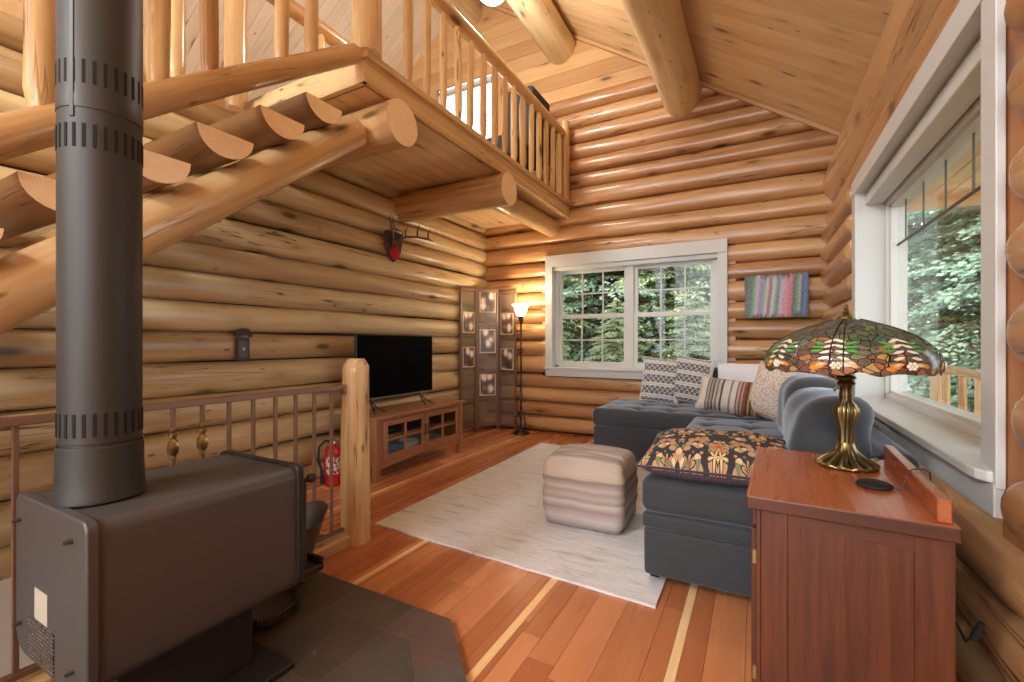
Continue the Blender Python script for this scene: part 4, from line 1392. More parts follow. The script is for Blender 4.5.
# seat cushions
part('seat_cushion', SXL, .44, 2.168, 2.955, .348, SE, .045, tufted(SXL, .44, 2.2, 2.95, SE, 3, 3, seed=2), (34, 30, 3))
part('seat_cushion', SXL, .40, 2.962, 4.19, .348, SE, .045, tufted(SXL, .40, 2.96, 4.19, SE, 3, 4, seed=5), (34, 46, 3))
part('chaise_cushion', -1.41, .30, 4.20, 5.085, .348, SE, .05, tufted(-1.41, .30, 4.2, 5.08, SE, 6, 3, seed=9), (60, 34, 3))
# backs
part('back_frame', .42, .55, 2.225, 5.12, .30, .72, .045, soft(12, .008), (2, 24, 6))
part('back_frame', -.52, .50, 5.02, 5.13, .30, .90, .06, soft(14, .008), (12, 2, 6))
def backcushion(y0, y1, x0, x1, z0, z1, lean, seed):
    mb = MB()
    c = Vector(((x0 + x1) / 2, (y0 + y1) / 2, (z0 + z1) / 2))
    def fn(p, n):
        u = (p.y - y0) / (y1 - y0); w_ = (p.z - z0) / (z1 - z0)
        q = p.copy()
        b = max(0, 1 - (2 * u - 1) ** 2) ** .5 * max(0, 1 - (2 * w_ - 1) ** 2) ** .5
        if p.x < c.x: q.x -= .045 * b + .012 * nz(p.y * 5 + seed, p.z * 5, 1) * b
        # soft side folds
        fold = .012 * sin(p.z * 38 + 3 * nz(p.y * 3, p.z * 2, seed)) * max(0, abs(2 * u - 1) - .5)
        q += n * fold
        q += n * .022 * nz(p.y * 4 + seed, p.z * 4.5, p.x * 3)
        q.x += lean * (p.z - z0)
        q.z += .02 * (b - .3) * (1 if w_ > .5 else 0)
        return q
    rbox(mb, x0, x1, y0, y1, z0, z1, .12, (8, 18, 12), fn)
    return mb.build('back_cushion', [sofa_f], so_, angle=180)
backcushion(2.30, 3.02, .145, .40, .50, .925, .10, 1)
backcushion(3.03, 3.66, .15, .40, .50, .955, .10, 6)
backcushion(3.67, 4.20, .20, .41, .50, .90, .10, 11)
for lx, ly in ((SXL + .05, 2.27), (.45, 2.26), (SXL + .05, 4.15), (-1.33, 4.27), (-1.33, 5.03), (.45, 5.0)):
    f0 = .0155 if -2 < lx < -.40 and ly < 4.6 and lx > -1 else 0
    mb = MB(); mb.hexa([(lx - .02, ly - .02, f0), (lx + .02, ly - .02, f0), (lx + .02, ly + .02, f0), (lx - .02, ly + .02, f0), (lx - .03, ly - .03, .066), (lx + .03, ly - .03, .066), (lx + .03, ly + .03, .066), (lx - .03, ly + .03, .066)])
    mb.build('leg', [dkleg], so_, smooth=False)

# ---- cushions
def pillow_mesh(w_, h, t, n=30, pw=2.6, pinch=.05, seed=0, wr=.006):
    mb = MB()
    def P(u, v, s):
        a, b = 2 * u - 1, 2 * v - 1
        k = max(0, (1 - abs(a) ** pw)) ** .55 * max(0, (1 - abs(b) ** pw)) ** .55
        x = a * w_ / 2 * (1 - pinch * (1 - b * b)) ; z = b * h / 2 * (1 - pinch * (1 - a * a))
        y = s * t / 2 * k * (1 + .12 * nz(a * 1.6 + seed, b * 1.6, s))
        y += s * wr * nz(a * 5 + seed, b * 5, 3) * min(1, 3 * k)
        return (x, y, z)
    mb.grid(lambda u, v: P(u, v, -1), n, n)
    mb.grid(lambda u, v: P(u, v, 1), n, n, flip=True)
    # rim welt
    return mb
def weld(o, d=.0005):
    bm = bmesh.new(); bm.from_mesh(o.data); bmesh.ops.remove_doubles(bm, verts=bm.verts, dist=d)
    bmesh.ops.recalc_face_normals(bm, faces=bm.faces); bm.to_mesh(o.data); bm.free()
def pillow(name, label, loc, rot, w_, h, t, mat, seed=0, pw=2.6, pinch=.05, mats=None, extra=None):
    r = thing(name, label, 'pillow', loc, rot=rot, group=None)
    mb = pillow_mesh(w_, h, t, seed=seed, pw=pw, pinch=pinch)
    o = mb.build('cover', [mat], r, origin=(0, 0, 0), angle=180); weld(o)
    mb = MB()
    pts = []
    for q in range(96):
        e, f = divmod(q, 24); f = f / 24 * 2 - 1
        a, b = ((f, -1), (1, f), (-f, 1), (-1, -f))[e]
        pts.append((a * w_ / 2 * (1 - pinch * (1 - b * b)), 0, b * h / 2 * (1 - pinch * (1 - a * a))))
    mb.sweep(pts, .0045, 6, closed=True)
    mb.build('welt', [extra or mat], r, origin=(0, 0, 0), angle=180)
    return r

def band_pillow():
    g = NT('black_and_ivory_weave')
    o = g.obj(); x, y, z = g.sep(o)
    wob = g.math('MULTIPLY', g.math('SUBTRACT', g.noise(o, 18, 2), .5), .012)
    zz = g.math('ADD', z, wob)
    per = .118
    fr = g.math('FRACT', g.math('ADD', g.math('DIVIDE', zz, per), 10.32))
    band = g.math('LESS_THAN', fr, .70)                     # dark patterned band
    edge = g.math('LESS_THAN', g.math('ABSOLUTE', g.math('SUBTRACT', fr, .85)), .05)
    # diamond lattice
    k = 20.0
    u = g.math('MULTIPLY', x, k); v = g.math('MULTIPLY', zz, k * .9)
    d1 = g.math('ABSOLUTE', g.math('SUBTRACT', g.math('FRACT', g.math('ADD', u, v)), .5))
    d2 = g.math('ABSOLUTE', g.math('SUBTRACT', g.math('FRACT', g.math('SUBTRACT', u, v)), .5))
    lat = g.math('LESS_THAN', g.math('MINIMUM', d1, d2), .13)
    cen = g.math('GREATER_THAN', g.math('ADD', d1, d2), .86)
    spk = g.math('GREATER_THAN', g.noise(o, 160, 2), .60)
    ivory, dk = srgb(216, 212, 206), srgb(34, 34, 40)
    inb = g.mix(g.math('MAXIMUM', lat, cen), dk, srgb(186, 186, 188))
    inb = g.mix(g.math('MULTIPLY', spk, .6), inb, srgb(150, 152, 158))
    dots = g.math('GREATER_THAN', g.math('FRACT', g.math('MULTIPLY', x, 60)), .55)
    outb = g.mix(g.math('MULTIPLY', edge, dots), ivory, srgb(110, 106, 106))
    col = g.mix(band, outb, inb)
    side = g.math('GREATER_THAN', x, .146)
    col = g.mix(side, col, ivory)
    return g.done(g.bsdf(col, .9, 0, g.bump(g.noise(o, 140, 2), .3, .004)))
bandm = band_pillow()
ivory_f = fabric('ivory_fabric', srgb(220, 220, 224), .9, 200, .2)
D = math.radians
pillow('throw_pillow', 'black and ivory woven throw pillow at the left, leaning on the window trim', (-.875, 4.83, .765), (D(-15), D(6), D(10)), .37, .46, .12, bandm, 1, extra=ivory_f)
pillow('throw_pillow', 'black and ivory woven throw pillow tucked beside the white pillow, its right edge bordered white', (-.575, 4.86, .775), (D(-13), D(9), D(2)), .36, .46, .12, bandm, 4, extra=ivory_f)
pillow('throw_pillow', 'plain white rectangular pillow behind the striped lumbar pillow', (-.07, 4.87, .75), (D(-15), D(0), D(-4)), .56, .42, .13, ivory_f, 7)
shag = NT('cream_textured_weave'); _o = shag.obj()
_v = shag.n('TexVoronoi', Vector=_o, Scale=70, Randomness=1)
shagm = shag.done(shag.bsdf(shag.mix(_v.outputs['Distance'], srgb(226, 214, 202), srgb(160, 138, 122)), .95, 0, shag.bump(_v.outputs['Distance'], .6, .006)))
pillow('throw_pillow', 'cream nubby textured pillow leaning against the sofa back at the right', (.115, 4.22, .75), (D(-14), D(14), D(-28)), .36, .44, .15, shagm, 9)
def stripe_pillow():
    g = NT('striped_wool')
    o = g.obj(); x, y, z = g.sep(o)
    u = g.math('ADD', g.math('DIVIDE', x, .54), .5)
    u = g.math('ADD', u, g.math('MULTIPLY', g.math('SUBTRACT', g.noise(o, 12, 2), .5), .012))
    c = [('d6cbc0', 0), ('d6cbc0', .10), ('6d625e', .15), ('a99c92', .17), ('5c5250', .20), ('9f938a', .22), ('4f4846', .25), ('b3a79c', .27), ('7d716a', .30), ('b9ada3', .33), ('4e4644', .37), ('c9bfb6', .40),
         ('d0c6bd', .48), ('8a7c75', .50), ('cfc5bb', .53), ('cbbfb5', .58), ('7a5648', .60), ('b9a093', .62), ('6e3a2e', .65), ('a98a7a', .67), ('7b4636', .70), ('5a3328', .74), ('a98a54', .77), ('4a342a', .80), ('8a6a4c', .83), ('a8874e', .87), ('5a4034', .90), ('4c362e', .95), ('40302a', 1)]
    st = [(p, srgb(int(h[0:2], 16), int(h[2:4], 16), int(h[4:6], 16))) for h, p in c]
    col = g.ramp(u, st, 'CONSTANT')
    n2 = g.noise(o, 220, 2)
    col = g.mix(g.math('MULTIPLY', n2, .3), col, (.02, .015, .012, 1))
    return g.done(g.bsdf(col, .92, 0, g.bump(n2, .3, .003)))
pillow('lumbar_pillow', 'striped lumbar pillow in cream, grey, rust and brown in front of the white pillow', (-.20, 4.32, .69), (D(-24), D(5), D(-10)), .54, .30, .15, stripe_pillow(), 12, pw=3)

def tapestry():
    g = NT('floral_tapestry')
    o = g.obj(); x, y, z = g.sep(o)
    xa = g.math('ABSOLUTE', g.math('SUBTRACT', g.math('FRACT', g.math('ADD', g.math('DIVIDE', x, .33), .5)), .5))  # mirrored repeat
    xm = g.math('MULTIPLY', xa, .33)
    p = g.n('CombineXYZ', X=xm, Y=g.math('MULTIPLY', z, .55), Z=0.0).outputs[0]
    wp = g.noise(p, 22, 2, .5, col=True)
    pw_ = g.n('VectorMath', {'operation': 'MULTIPLY_ADD'}, i0=wp, i1=(.018, .018, 0), i2=p).outputs[0]
    vo = g.n('TexVoronoi', Vector=pw_, Scale=12.5, Randomness=.7)
    dist = vo.outputs['Distance']
    rnd = g.n('SeparateColor', Color=vo.outputs['Color']).outputs
    # petals: modulate radius by the angle inside the cell
    rel = g.n('VectorMath', {'operation': 'SUBTRACT'}, i0=g.n('VectorMath', {'operation': 'SCALE'}, i0=pw_, Scale=12.5).outputs[0], i1=g.n('VectorMath', {'operation': 'SCALE'}, i0=vo.outputs['Position'], Scale=12.5).outputs[0]).outputs[0]
    rx, ry, rz_ = g.sep(rel)
    ang = g.math('ARCTAN2', ry, rx)
    pet = g.math('MULTIPLY', g.math('SINE', g.math('MULTIPLY', ang, 6.0)), .10)
    rr = g.math('ADD', dist, g.math('MULTIPLY', pet, g.math('GREATER_THAN', dist, .12)))
    c1 = g.ramp(rr, [(0, srgb(190, 120, 50)), (.10, srgb(196, 92, 50)), (.27, srgb(206, 118, 72)), (.33, srgb(70, 40, 30)), (.37, srgb(206, 176, 120)), (.45, srgb(58, 48, 44))], 'CONSTANT')
    c2 = g.ramp(rr, [(0, srgb(150, 110, 54)), (.09, srgb(222, 198, 140)), (.30, srgb(196, 164, 108)), (.36, srgb(56, 46, 42)), (.44, srgb(104, 108, 78)), (.50, srgb(50, 44, 44))], 'CONSTANT')
    c3 = g.ramp(rr, [(0, srgb(84, 92, 64)), (.14, srgb(176, 136, 92)), (.24, srgb(120, 80, 56)), (.30, srgb(190, 154, 110)), (.38, srgb(54, 46, 46)), (.46, srgb(122, 96, 72)), (.52, srgb(48, 44, 46))], 'CONSTANT')
    col = g.mix(g.math('LESS_THAN', rnd[0], .26), g.mix(g.math('LESS_THAN', rnd[0], .58), c3, c2), c1)
    # leaf scrolls
    v2 = g.n('TexVoronoi', Vector=pw_, Scale=31, Randomness=.9)
    lr = g.n('SeparateColor', Color=v2.outputs['Color']).outputs
    lfc = g.mix(g.math('LESS_THAN', lr[0], .5), g.mix(g.math('LESS_THAN', lr[1], .4), srgb(214, 186, 142), srgb(122, 126, 92)), srgb(186, 146, 112))
    lfe = g.math('MULTIPLY_ADD', g.math('SINE', g.math('MULTIPLY', lr[2], 9)), .06, .45)
    lf = g.math('LESS_THAN', v2.outputs['Distance'], lfe)
    out = g.math('GREATER_THAN', rr, .44)
    col = g.mix(out, col, g.mix(lf, srgb(50, 46, 50), lfc))
    # dark ribbed side and back
    side = g.math('LESS_THAN', y, .0) if False else g.math('GREATER_THAN', y, .012)
    rib = g.math('GREATER_THAN', g.math('FRACT', g.math('MULTIPLY', x, 110)), .5)
    col = g.mix(side, col, g.mix(rib, srgb(58, 48, 56), srgb(92, 78, 88)))
    n2 = g.noise(o, 260, 2)
    return g.done(g.bsdf(col, .9, 0, g.bump(n2, .25, .003)))
tp = thing('floor_cushion', 'large floral tapestry cushion in orange, cream and navy lying on the sofa end', 'cushion', (-.16, 2.44, .598), rot=(D(-90 + 3), 0, D(2)))
mb = pillow_mesh(.68, .64, .17, n=40, pw=4, pinch=.03, seed=3, wr=.004)
o = mb.build('cover', [tapestry()], tp, origin=(0, 0, 0), angle=180); weld(o)
mb = MB()
pts = []
for q in range(96):
    e, f = divmod(q, 24); f = f / 24 * 2 - 1
    a, b = ((f, -1), (1, f), (-f, 1), (-1, -f))[e]
    pts.append((a * .34 * (1 - .03 * (1 - b * b)), 0, b * .32 * (1 - .03 * (1 - a * a))))
mb.sweep(pts, .006, 6, closed=True)
mb.build('welt', [fabric('plum_piping', srgb(66, 48, 56), .9)], tp, origin=(0, 0, 0), angle=180)

# ---- pouf
def poufm():
    g = NT('striped_pouf_fabric')
    o = g.obj(); x, y, z = g.sep(o)
    nrm = g.n('NewGeometry').outputs['Normal']
    nx, ny, nzz = g.sep(nrm)
    top = g.math('GREATER_THAN', nzz, .72)
    wob = g.math('MULTIPLY', g.math('SUBTRACT', g.noise(o, 5, 2), .5), .03)
    vs_ = g.math('DIVIDE', g.math('ADD', z, wob), .46)
    vt = g.math('FRACT', g.math('ADD', g.math('DIVIDE', g.math('ADD', y, wob), .42), .5))
    cs = [(0, 'c9bcae'), (.06, '8f7d70'), (.10, 'b9aa9b'), (.16, 'd2c7ba'), (.24, 'bca99c'), (.29, '9a7d70'), (.37, 'd9cabb'), (.41, 'a5907f'), (.46, 'c6b09c'), (.52, 'a08a78'), (.56, 'cdb8a0'), (.66, '7d6a58'), (.69, 'd0b898'), (.78, 'dcc3a0'), (.9, 'cbb69c'), (1, 'd8cabc')]
    st = [(p, srgb(int(h[0:2], 16), int(h[2:4], 16), int(h[4:6], 16))) for p, h in cs]
    c1 = g.ramp(vs_, st)
    ct = [(0, 'b8a898'), (.1, '8c7a6c'), (.14, 'cfc2b4'), (.24, '9c8878'), (.28, 'd6cabc'), (.38, '8f7c6e'), (.42, 'c8bbae'), (.52, 'a08d7e'), (.56, 'd4c8bc'), (.66, '8a786a'), (.70, 'cdbfb0'), (.8, '927e6e'), (.85, 'd2c4b4'), (1, 'c8b8a6')]
    c2 = g.ramp(vt, [(p, srgb(int(h[0:2], 16), int(h[2:4], 16), int(h[4:6], 16))) for p, h in ct])
    col = g.mix(top, c1, c2)
    col = g.mix(.35, col, srgb(168, 158, 166))
    n2 = g.noise(g.scale(o, (160, 160, 260)), 1, 2)
    col = g.mix(g.math('MULTIPLY', n2, .25), col, srgb(96, 84, 74))
    return g.done(g.bsdf(col, .92, 0, g.bump(n2, .35, .004)))
pf = thing('pouf', 'square striped fabric pouf in beige and taupe standing on the rug', 'pouf', (-.945, 2.81, .014), rz=D(2))
mb = MB()
def pfn(p, n):
    q = p.copy()
    side = 1 - abs(n.z) if n.length else (1 if abs(p.z - .2) < .19 else 0)
    w_ = p.z / .44
    if n.z < .3:
        bul = .018 * sin(PI * min(1, max(0, w_ * 1.0)))
        v2 = Vector((p.x, p.y, 0)); 
        if v2.length > .01:
            v2.normalize()
            f = .0035 * sin(p.z * 62 + 2.2 * nz(p.x * 4, p.y * 4, 1) + 1) + .005 * nz(p.x * 9, p.y * 9, p.z * 16)
            q += v2 * (bul + f)
    if n.z > .3 or (n.length == 0 and p.z > .40):
        r2 = (p.x / .22) ** 2 + (p.y / .19) ** 2
        q.z += .028 * max(0, 1 - .5 * r2) + .010 * sin(p.y * 60 + 2 * nz(p.x * 5, p.y * 5, 2)) * (.4 + .6 * nz(p.x * 4, p.y * 3, 8)) - .03 * math.exp(-((p.x + .02) ** 2 + (p.y - .03) ** 2) / .005)
    return q
rbox(mb, -.245, .245, -.22, .22, 0, .425, .05, (22, 20, 26), pfn)
mb.build('cover', [poufm()], pf, origin=(0, 0, 0), angle=180)
mb = MB()
for sx_2, sy_2 in ((1, -1), (-1, -1), (1, 1), (-1, 1)):
    pts = []
    for z in np.linspace(.015, .40, 24):
        bul = .018 * sin(PI * min(1, z / .44))
        e = max(0, (z - .36) / .07); e2 = max(0, (.07 - z) / .07)
        r_ = .230 - .05 * e * e - .03 * e2 * e2
        pts.append((sx_2 * (r_ + bul * .45), sy_2 * (r_ - .03 + bul * .45), z))
    mb.sweep(pts, .004, 6)
mb.build('corner_seam', [fabric('pale_seam', srgb(206, 192, 176), .9)], pf, origin=(0, 0, 0), angle=180)

# ---- rug
def rugm():
    g = NT('woven_rug')
    o = g.obj()
    wp = g.noise(o, 5, 2, .5, col=True)
    oo = g.n('VectorMath', {'operation': 'MULTIPLY_ADD'}, i0=wp, i1=(.06, .05, 0), i2=o).outputs[0]
    a = g.noise(g.scale(oo, (7, 55, 1)), 1, 4, .65)
    b = g.noise(g.scale(oo, (3, 20, 1), (4, 4, 4)), 1, 3, .6)
    c = g.noise(g.scale(oo, (30, 160, 1)), 1, 2, .6)
    f = g.math('MULTIPLY_ADD', b, .55, g.math('MULTIPLY', a, .6))
    col = g.ramp(f, [(.30, srgb(136, 128, 126)), (.42, srgb(190, 188, 188)), (.50, srgb(218, 219, 222)), (.64, srgb(234, 236, 240)), (.78, srgb(200, 203, 210))])
    dk = g.n('MapRange', Value=g.noise(g.scale(oo, (14, 85, 1), (2, 7, 1)), 1, 4, .7), i1=.60, i2=.72).outputs[0]
    col = g.mix(g.math('MULTIPLY', dk, .6), col, srgb(108, 94, 90))
    col = g.mix(g.math('MULTIPLY', c, .3), col, srgb(150, 142, 136))
    return g.done(g.bsdf(col, .95, 0, g.bump(g.math('ADD', a, c), .5, .006)))
mb = MB()
RC = [(-2.12, 2.085), (-.385, 2.005), (-.40, 4.62), (-2.16, 4.66)]
def rugtop(u, v):
    a = Vector(RC[0]).lerp(Vector(RC[1]), u); b = Vector(RC[3]).lerp(Vector(RC[2]), u)
    p = a.lerp(b, v)
    e = (1 if u in (0, 1) or v in (0, 1) else 0)
    return (p.x + .006 * nz(v * 12, u * 3, 1) * e, p.y + .006 * nz(u * 12, v * 3, 4) * e, .0125 + .0015 * nz(u * 7, v * 9, 2))
mb.grid(rugtop, 40, 50)
b_ = len(mb.v)
edge = [(i / 40, 0) for i in range(41)] + [(1, j / 50) for j in range(1, 51)] + [(1 - i / 40, 1) for i in range(1, 41)] + [(0, 1 - j / 50) for j in range(1, 50)]
tops = [rugtop(u, v) for u, v in edge]; bots = [(p[0], p[1], .001) for p in tops]
n_ = len(edge)
mb.add(tops + bots, [(i, n_ + i, n_ + (i + 1) % n_, (i + 1) % n_) for i in range(n_)], 0)
rg = mb.build('area_rug', [rugm()], origin=(-1.27, 3.33, 0), angle=50)
tag(rg, 'pale grey and cream woven area rug with faded streaks on the wood floor', 'rug')
# ================================================================== END CABINET + LAMP
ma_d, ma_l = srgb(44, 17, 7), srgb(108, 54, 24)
mahv = wood('red_oak_upright', ma_d, ma_l, coords='obj', axis=2, knots=0, cracks=0, rough=.36, bump=.2, blotch=.4, grain=.9, fine=2.0)
mahy = wood('red_oak_top', srgb(126, 60, 27), srgb(184, 102, 54), coords='obj', axis=1, knots=0, cracks=0, rough=.27, bump=.06, blotch=.5, grain=.4, coat=.3)  # lighter than the body wood, window reflection put into the colour
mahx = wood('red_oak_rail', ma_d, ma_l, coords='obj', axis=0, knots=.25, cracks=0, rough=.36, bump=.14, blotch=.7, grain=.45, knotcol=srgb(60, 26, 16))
ec_ = thing('end_cabinet', 'red-brown wooden end cabinet with a low back lip, carrying the stained glass lamp', 'cabinet', (.213, 1.795, 0), rz=D(-2.4))
def cb_(name, mats, *bxs, bev=.002, parent=None, **k):
    mb = MB()
    for b in bxs: mb.box(*b)
    return mb.build(name, mats, parent or ec_, origin=(0, 0, 0), smooth=False, bevel=bev, **k)
W2, L2 = .226, .352
mb = MB(); mb.box(-W2, W2, -L2, L2, .676, .714); mb.mi = [0, 0, 1, 1, 1, 1]  # slab edges take the darker rail wood, shade put into their colour
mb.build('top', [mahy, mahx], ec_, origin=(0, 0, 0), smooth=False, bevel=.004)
cb_('back_lip', [mahy], (W2 - .040, W2 - .012, -L2 + .02, L2 - .01, .714, .772), bev=.003)
bx0, bx1, by0, by1 = -W2 + .024, W2 - .006, -L2 + .022, L2 - .022
for yy, s in ((by0, 1), (by1 - .022, 1)):
    cb_('side_stile', [mahv], (bx0 + .012, bx0 + .078, yy, yy + .022, .0, .676))
    cb_('side_stile', [mahv], (bx1 - .075, bx1, yy, yy + .022, .0, .676))
    # top rail with a shallow arched lower edge
    mb = MB()
    xa, xb = bx0 + .078, bx1 - .075
    pts = [(xa, .676), (xa, .642)] + [(xa + (xb - xa) * t, .642 - .016 * t + .008 * sin(PI * t)) for t in np.linspace(.08, .92, 10)] + [(xb, .626), (xb, .676)]
    mb.extrude(pts, 1, yy + .001, yy + .021, lcaxis=0)
    mb.build('side_rail', [mahx], ec_, origin=(0, 0, 0), smooth=False)
    cb_('side_rail', [mahx], (xa, xb, yy + .001, yy + .021, .05, .12))
    cb_('side_panel', [mahv], (xa - .005, xb + .005, yy + .008, yy + .015, .10, .65), bev=0)
cb_('back_panel', [mahv], (bx1 - .012, bx1 - .002, by0 + .022, by1 - .022, .04, .676), bev=0)
cb_('front_frame', [mahv], (bx0, bx0 + .012, by0 - .0005, by0 + .05, 0, .676), (bx0, bx0 + .012, by1 - .05, by1 + .0005, 0, .676), (bx0, bx0 + .012, by0 + .05, by1 - .05, .62, .676), (bx0, bx0 + .012, by0 + .05, by1 - .05, .04, .09))
d = cb_('door', [mahv], (bx0 - .014, bx0 - .001, by0 + .04, by1 - .04, .08, .60))
mb = MB(); mb.lathe([(.006, 0), (.006, .012), (.014, .018), (.014, .026), (.0, .03)], 16)
k = mb.build('knob', [pull], d, origin=(0, 0, 0)); k.rotation_euler = (0, -PI / 2, 0); k.location = (bx0 - .014, by1 - .07, .40)
for zz in (.18, .52):
    cb_('hinge', [brass], (bx0 - .010, bx0 + .002, by0 + .034, by0 + .040, zz - .02, zz + .02), bev=0, parent=d)
cb_('drawer', [mahv], (bx0 - .012, bx0 - .001, by0 + .045, by1 - .045, .61, .665))
cb_('floor_plinth', [mahv], (bx0 + .012, bx1, by0 + .024, by1 - .024, .0, .045))

# ---- stained glass lamp
lx, ly, lz = .277, 1.966, .7148
tl = thing('table_lamp', 'stained glass table lamp with wide dome shade and bronze foot on the cabinet', 'table lamp', (lx, ly, lz))
def bronze_cast():
    g = NT('cast_bronze')
    o = g.obj()
    n1 = g.noise(o, 45, 4, .6)
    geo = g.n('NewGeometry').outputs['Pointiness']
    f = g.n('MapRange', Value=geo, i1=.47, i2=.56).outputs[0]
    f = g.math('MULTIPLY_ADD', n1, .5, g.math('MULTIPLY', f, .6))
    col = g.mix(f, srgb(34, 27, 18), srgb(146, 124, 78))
    return g.done(g.bsdf(col, .3, .85, g.bump(n1, .15, .003)))
cast = bronze_cast()
mb = MB()
def acan(th, i, r, z):
    k = max(0, 1 - abs(z - .03) / .03)
    return (1 + .055 * cos(14 * th) * k + .03 * cos(28 * th + z * 90) * k, .004 * cos(14 * th) * k)
pr = [(.085, 0), (.093, .004), (.094, .010), (.090, .014), (.084, .018), (.070, .026), (.054, .036), (.040, .050), (.030, .066), (.024, .085)]
mb.lathe(pr, 112, (lx, ly, lz), mod=acan, close_bot=True, close_top=True)
mb.build('foot', [cast], tl, angle=60)
mb = MB()
def flute(th, i, r, z):
    k = 1 if .08 < z < .23 else .4
    return (1 + .07 * cos(8 * th) * k + .05 * cos(16 * th) * (1 if .17 < z < .22 else 0), 0)
pr = [(.024, .083), (.0225, .10), (.0235, .125), (.027, .15), (.032, .172), (.036, .19), (.0345, .203), (.027, .218), (.021, .23), (.019, .245), (.021, .252), (.019, .26), (.018, .28), (.023, .287), (.028, .292), (.024, .297), (.019, .30), (.021, .306), (.030, .312), (.027, .317), (.016, .322), (.014, .355), (.008, .36), (.006, .50)]
mb.lathe(pr, 96, (lx, ly, lz), mod=flute, close_top=True)
stem = mb.build('stem', [cast], tl, angle=60)
mb = MB()
for a in (0.6, 2.7, 4.8):
    c_, s_ = cos(a), sin(a)
    mb.sweep([(lx + .012 * c_, ly + .012 * s_, lz + .33), (lx + .05 * c_, ly + .05 * s_, lz + .35), (lx + .06 * c_, ly + .06 * s_, lz + .36)], [.007, .007, .01], 10)
    mb.lathe([(.014, 0), (.016, .01), (.016, .04), (.013, .045)], 12, (lx + .06 * c_, ly + .06 * s_, lz + .355), close_top=True)
mb.build('socket_cluster', [cast], tl)
mb = MB()
mb.sweep([(lx - .035, ly - .03, lz + .36), (lx - .036, ly - .03, lz + .285)], .0012, 6); mb.lathe([(.002, 0), (.005, .004), (.005, .016), (.002, .022)], 10, (lx - .036, ly - .03, lz + .265))
mb.build('pull_chain', [brass], tl)
SHP = [(.016, .522), (.05, .514), (.085, .502), (.12, .490), (.155, .474), (.185, .457), (.21, .438), (.23, .418), (.243, .398), (.250, .375), (.2505, .352), (.247, .343)]
def prof_at(t):
    # t 0..1 down the profile
    f = t * (len(SHP) - 1); i = min(int(f), len(SHP) - 2); f -= i
    return (SHP[i][0] + (SHP[i + 1][0] - SHP[i][0]) * f, SHP[i][1] + (SHP[i + 1][1] - SHP[i][1]) * f)
def stained():
    g = NT('stained_glass')
    o = g.obj(); x, y, z = g.sep(o)
    wp = g.noise(o, 16, 2, .5, col=True)
    ow = g.n('VectorMath', {'operation': 'MULTIPLY_ADD'}, i0=wp, i1=(.03, .03, .02), i2=o).outputs[0]
    ow = g.scale(ow, (1, 1, 1.35))
    vo = g.n('TexVoronoi', Vector=ow, Scale=36, Randomness=.9)
    ed = g.n('TexVoronoi', {'feature': 'DISTANCE_TO_EDGE'}, Vector=ow, Scale=36, Randomness=.9)
    lead = g.math('LESS_THAN', ed.outputs['Distance'], .045)
    r1 = g.n('SeparateColor', Color=vo.outputs['Color']).outputs
    zone = g.noise(o, 8.0, 1)
    zt = g.n('MapRange', Value=z, i1=.35, i2=.50).outputs[0]
    green = g.ramp(r1[0], [(0, srgb(58, 84, 44)), (.25, srgb(96, 126, 62)), (.5, srgb(140, 152, 84)), (.7, srgb(62, 96, 70)), (.85, srgb(120, 110, 70))], 'CONSTANT')
    amber = g.ramp(r1[1], [(0, srgb(146, 74, 30)), (.25, srgb(196, 120, 48)), (.45, srgb(110, 52, 30)), (.65, srgb(222, 180, 90)), (.85, srgb(92, 60, 44))], 'CONSTANT')
    dark_ = g.ramp(r1[2], [(0, srgb(70, 64, 56)), (.35, srgb(96, 90, 74)), (.6, srgb(84, 70, 58)), (.8, srgb(110, 116, 104))], 'CONSTANT')
    col = g.mix(g.math('GREATER_THAN', g.math('MULTIPLY_ADD', zt, .45, zone), .66), amber, green)
    col = g.mix(g.math('GREATER_THAN', g.math('MULTIPLY_ADD', zt, .25, g.noise(g.scale(o, (9, 9, 9), (3, 1, 2)), 1, 1)), .68), col, dark_)
    marb = g.noise(o, 70, 3)
    col = g.mix(g.math('MULTIPLY', marb, .35), col, (.8, .76, .66, 1))
    tr = g.n('BsdfTranslucent', Color=col).outputs[0]
    df = g.bsdf(col, .12, 0, None)
    gl = g.n('MixShader', i0=.5, i1=tr, i2=df).outputs[0]
    ld = g.bsdf(srgb(44, 36, 28), .4, .7)
    return g.done(g.n('MixShader', i0=lead, i1=gl, i2=ld).outputs[0])
NS = 128
def scal(th, i, r, z):
    k = max(0, (i - 9) / (len(SHP) - 10)) if i < len(SHP) else max(0, (2 * len(SHP) - 1 - i - 9) / (len(SHP) - 10))
    return (1 + .006 * cos(8 * th), -.008 * k * (abs(sin(6 * th)) + .4 * sin(17 * th)))
pr = SHP + [(r - .004, z - .003 * (1 if r < .24 else 0)) for r, z in SHP[::-1]]
SHPR = pr
def onshade(th, t, off=.0022):
    r, z = prof_at(t)
    r2, z2 = prof_at(min(1, t + .02)); r1_, z1_ = prof_at(max(0, t - .02))
    d = Vector((r2 - r1_, z2 - z1_)).normalized(); nrm = Vector((-d.y, d.x))
    if nrm.x < 0 and nrm.y < 0: nrm = -nrm
    r += nrm.x * off; z += nrm.y * off
    r *= 1 + .006 * cos(8 * th)
    return Vector((lx + r * cos(th), ly + r * sin(th), lz + z))
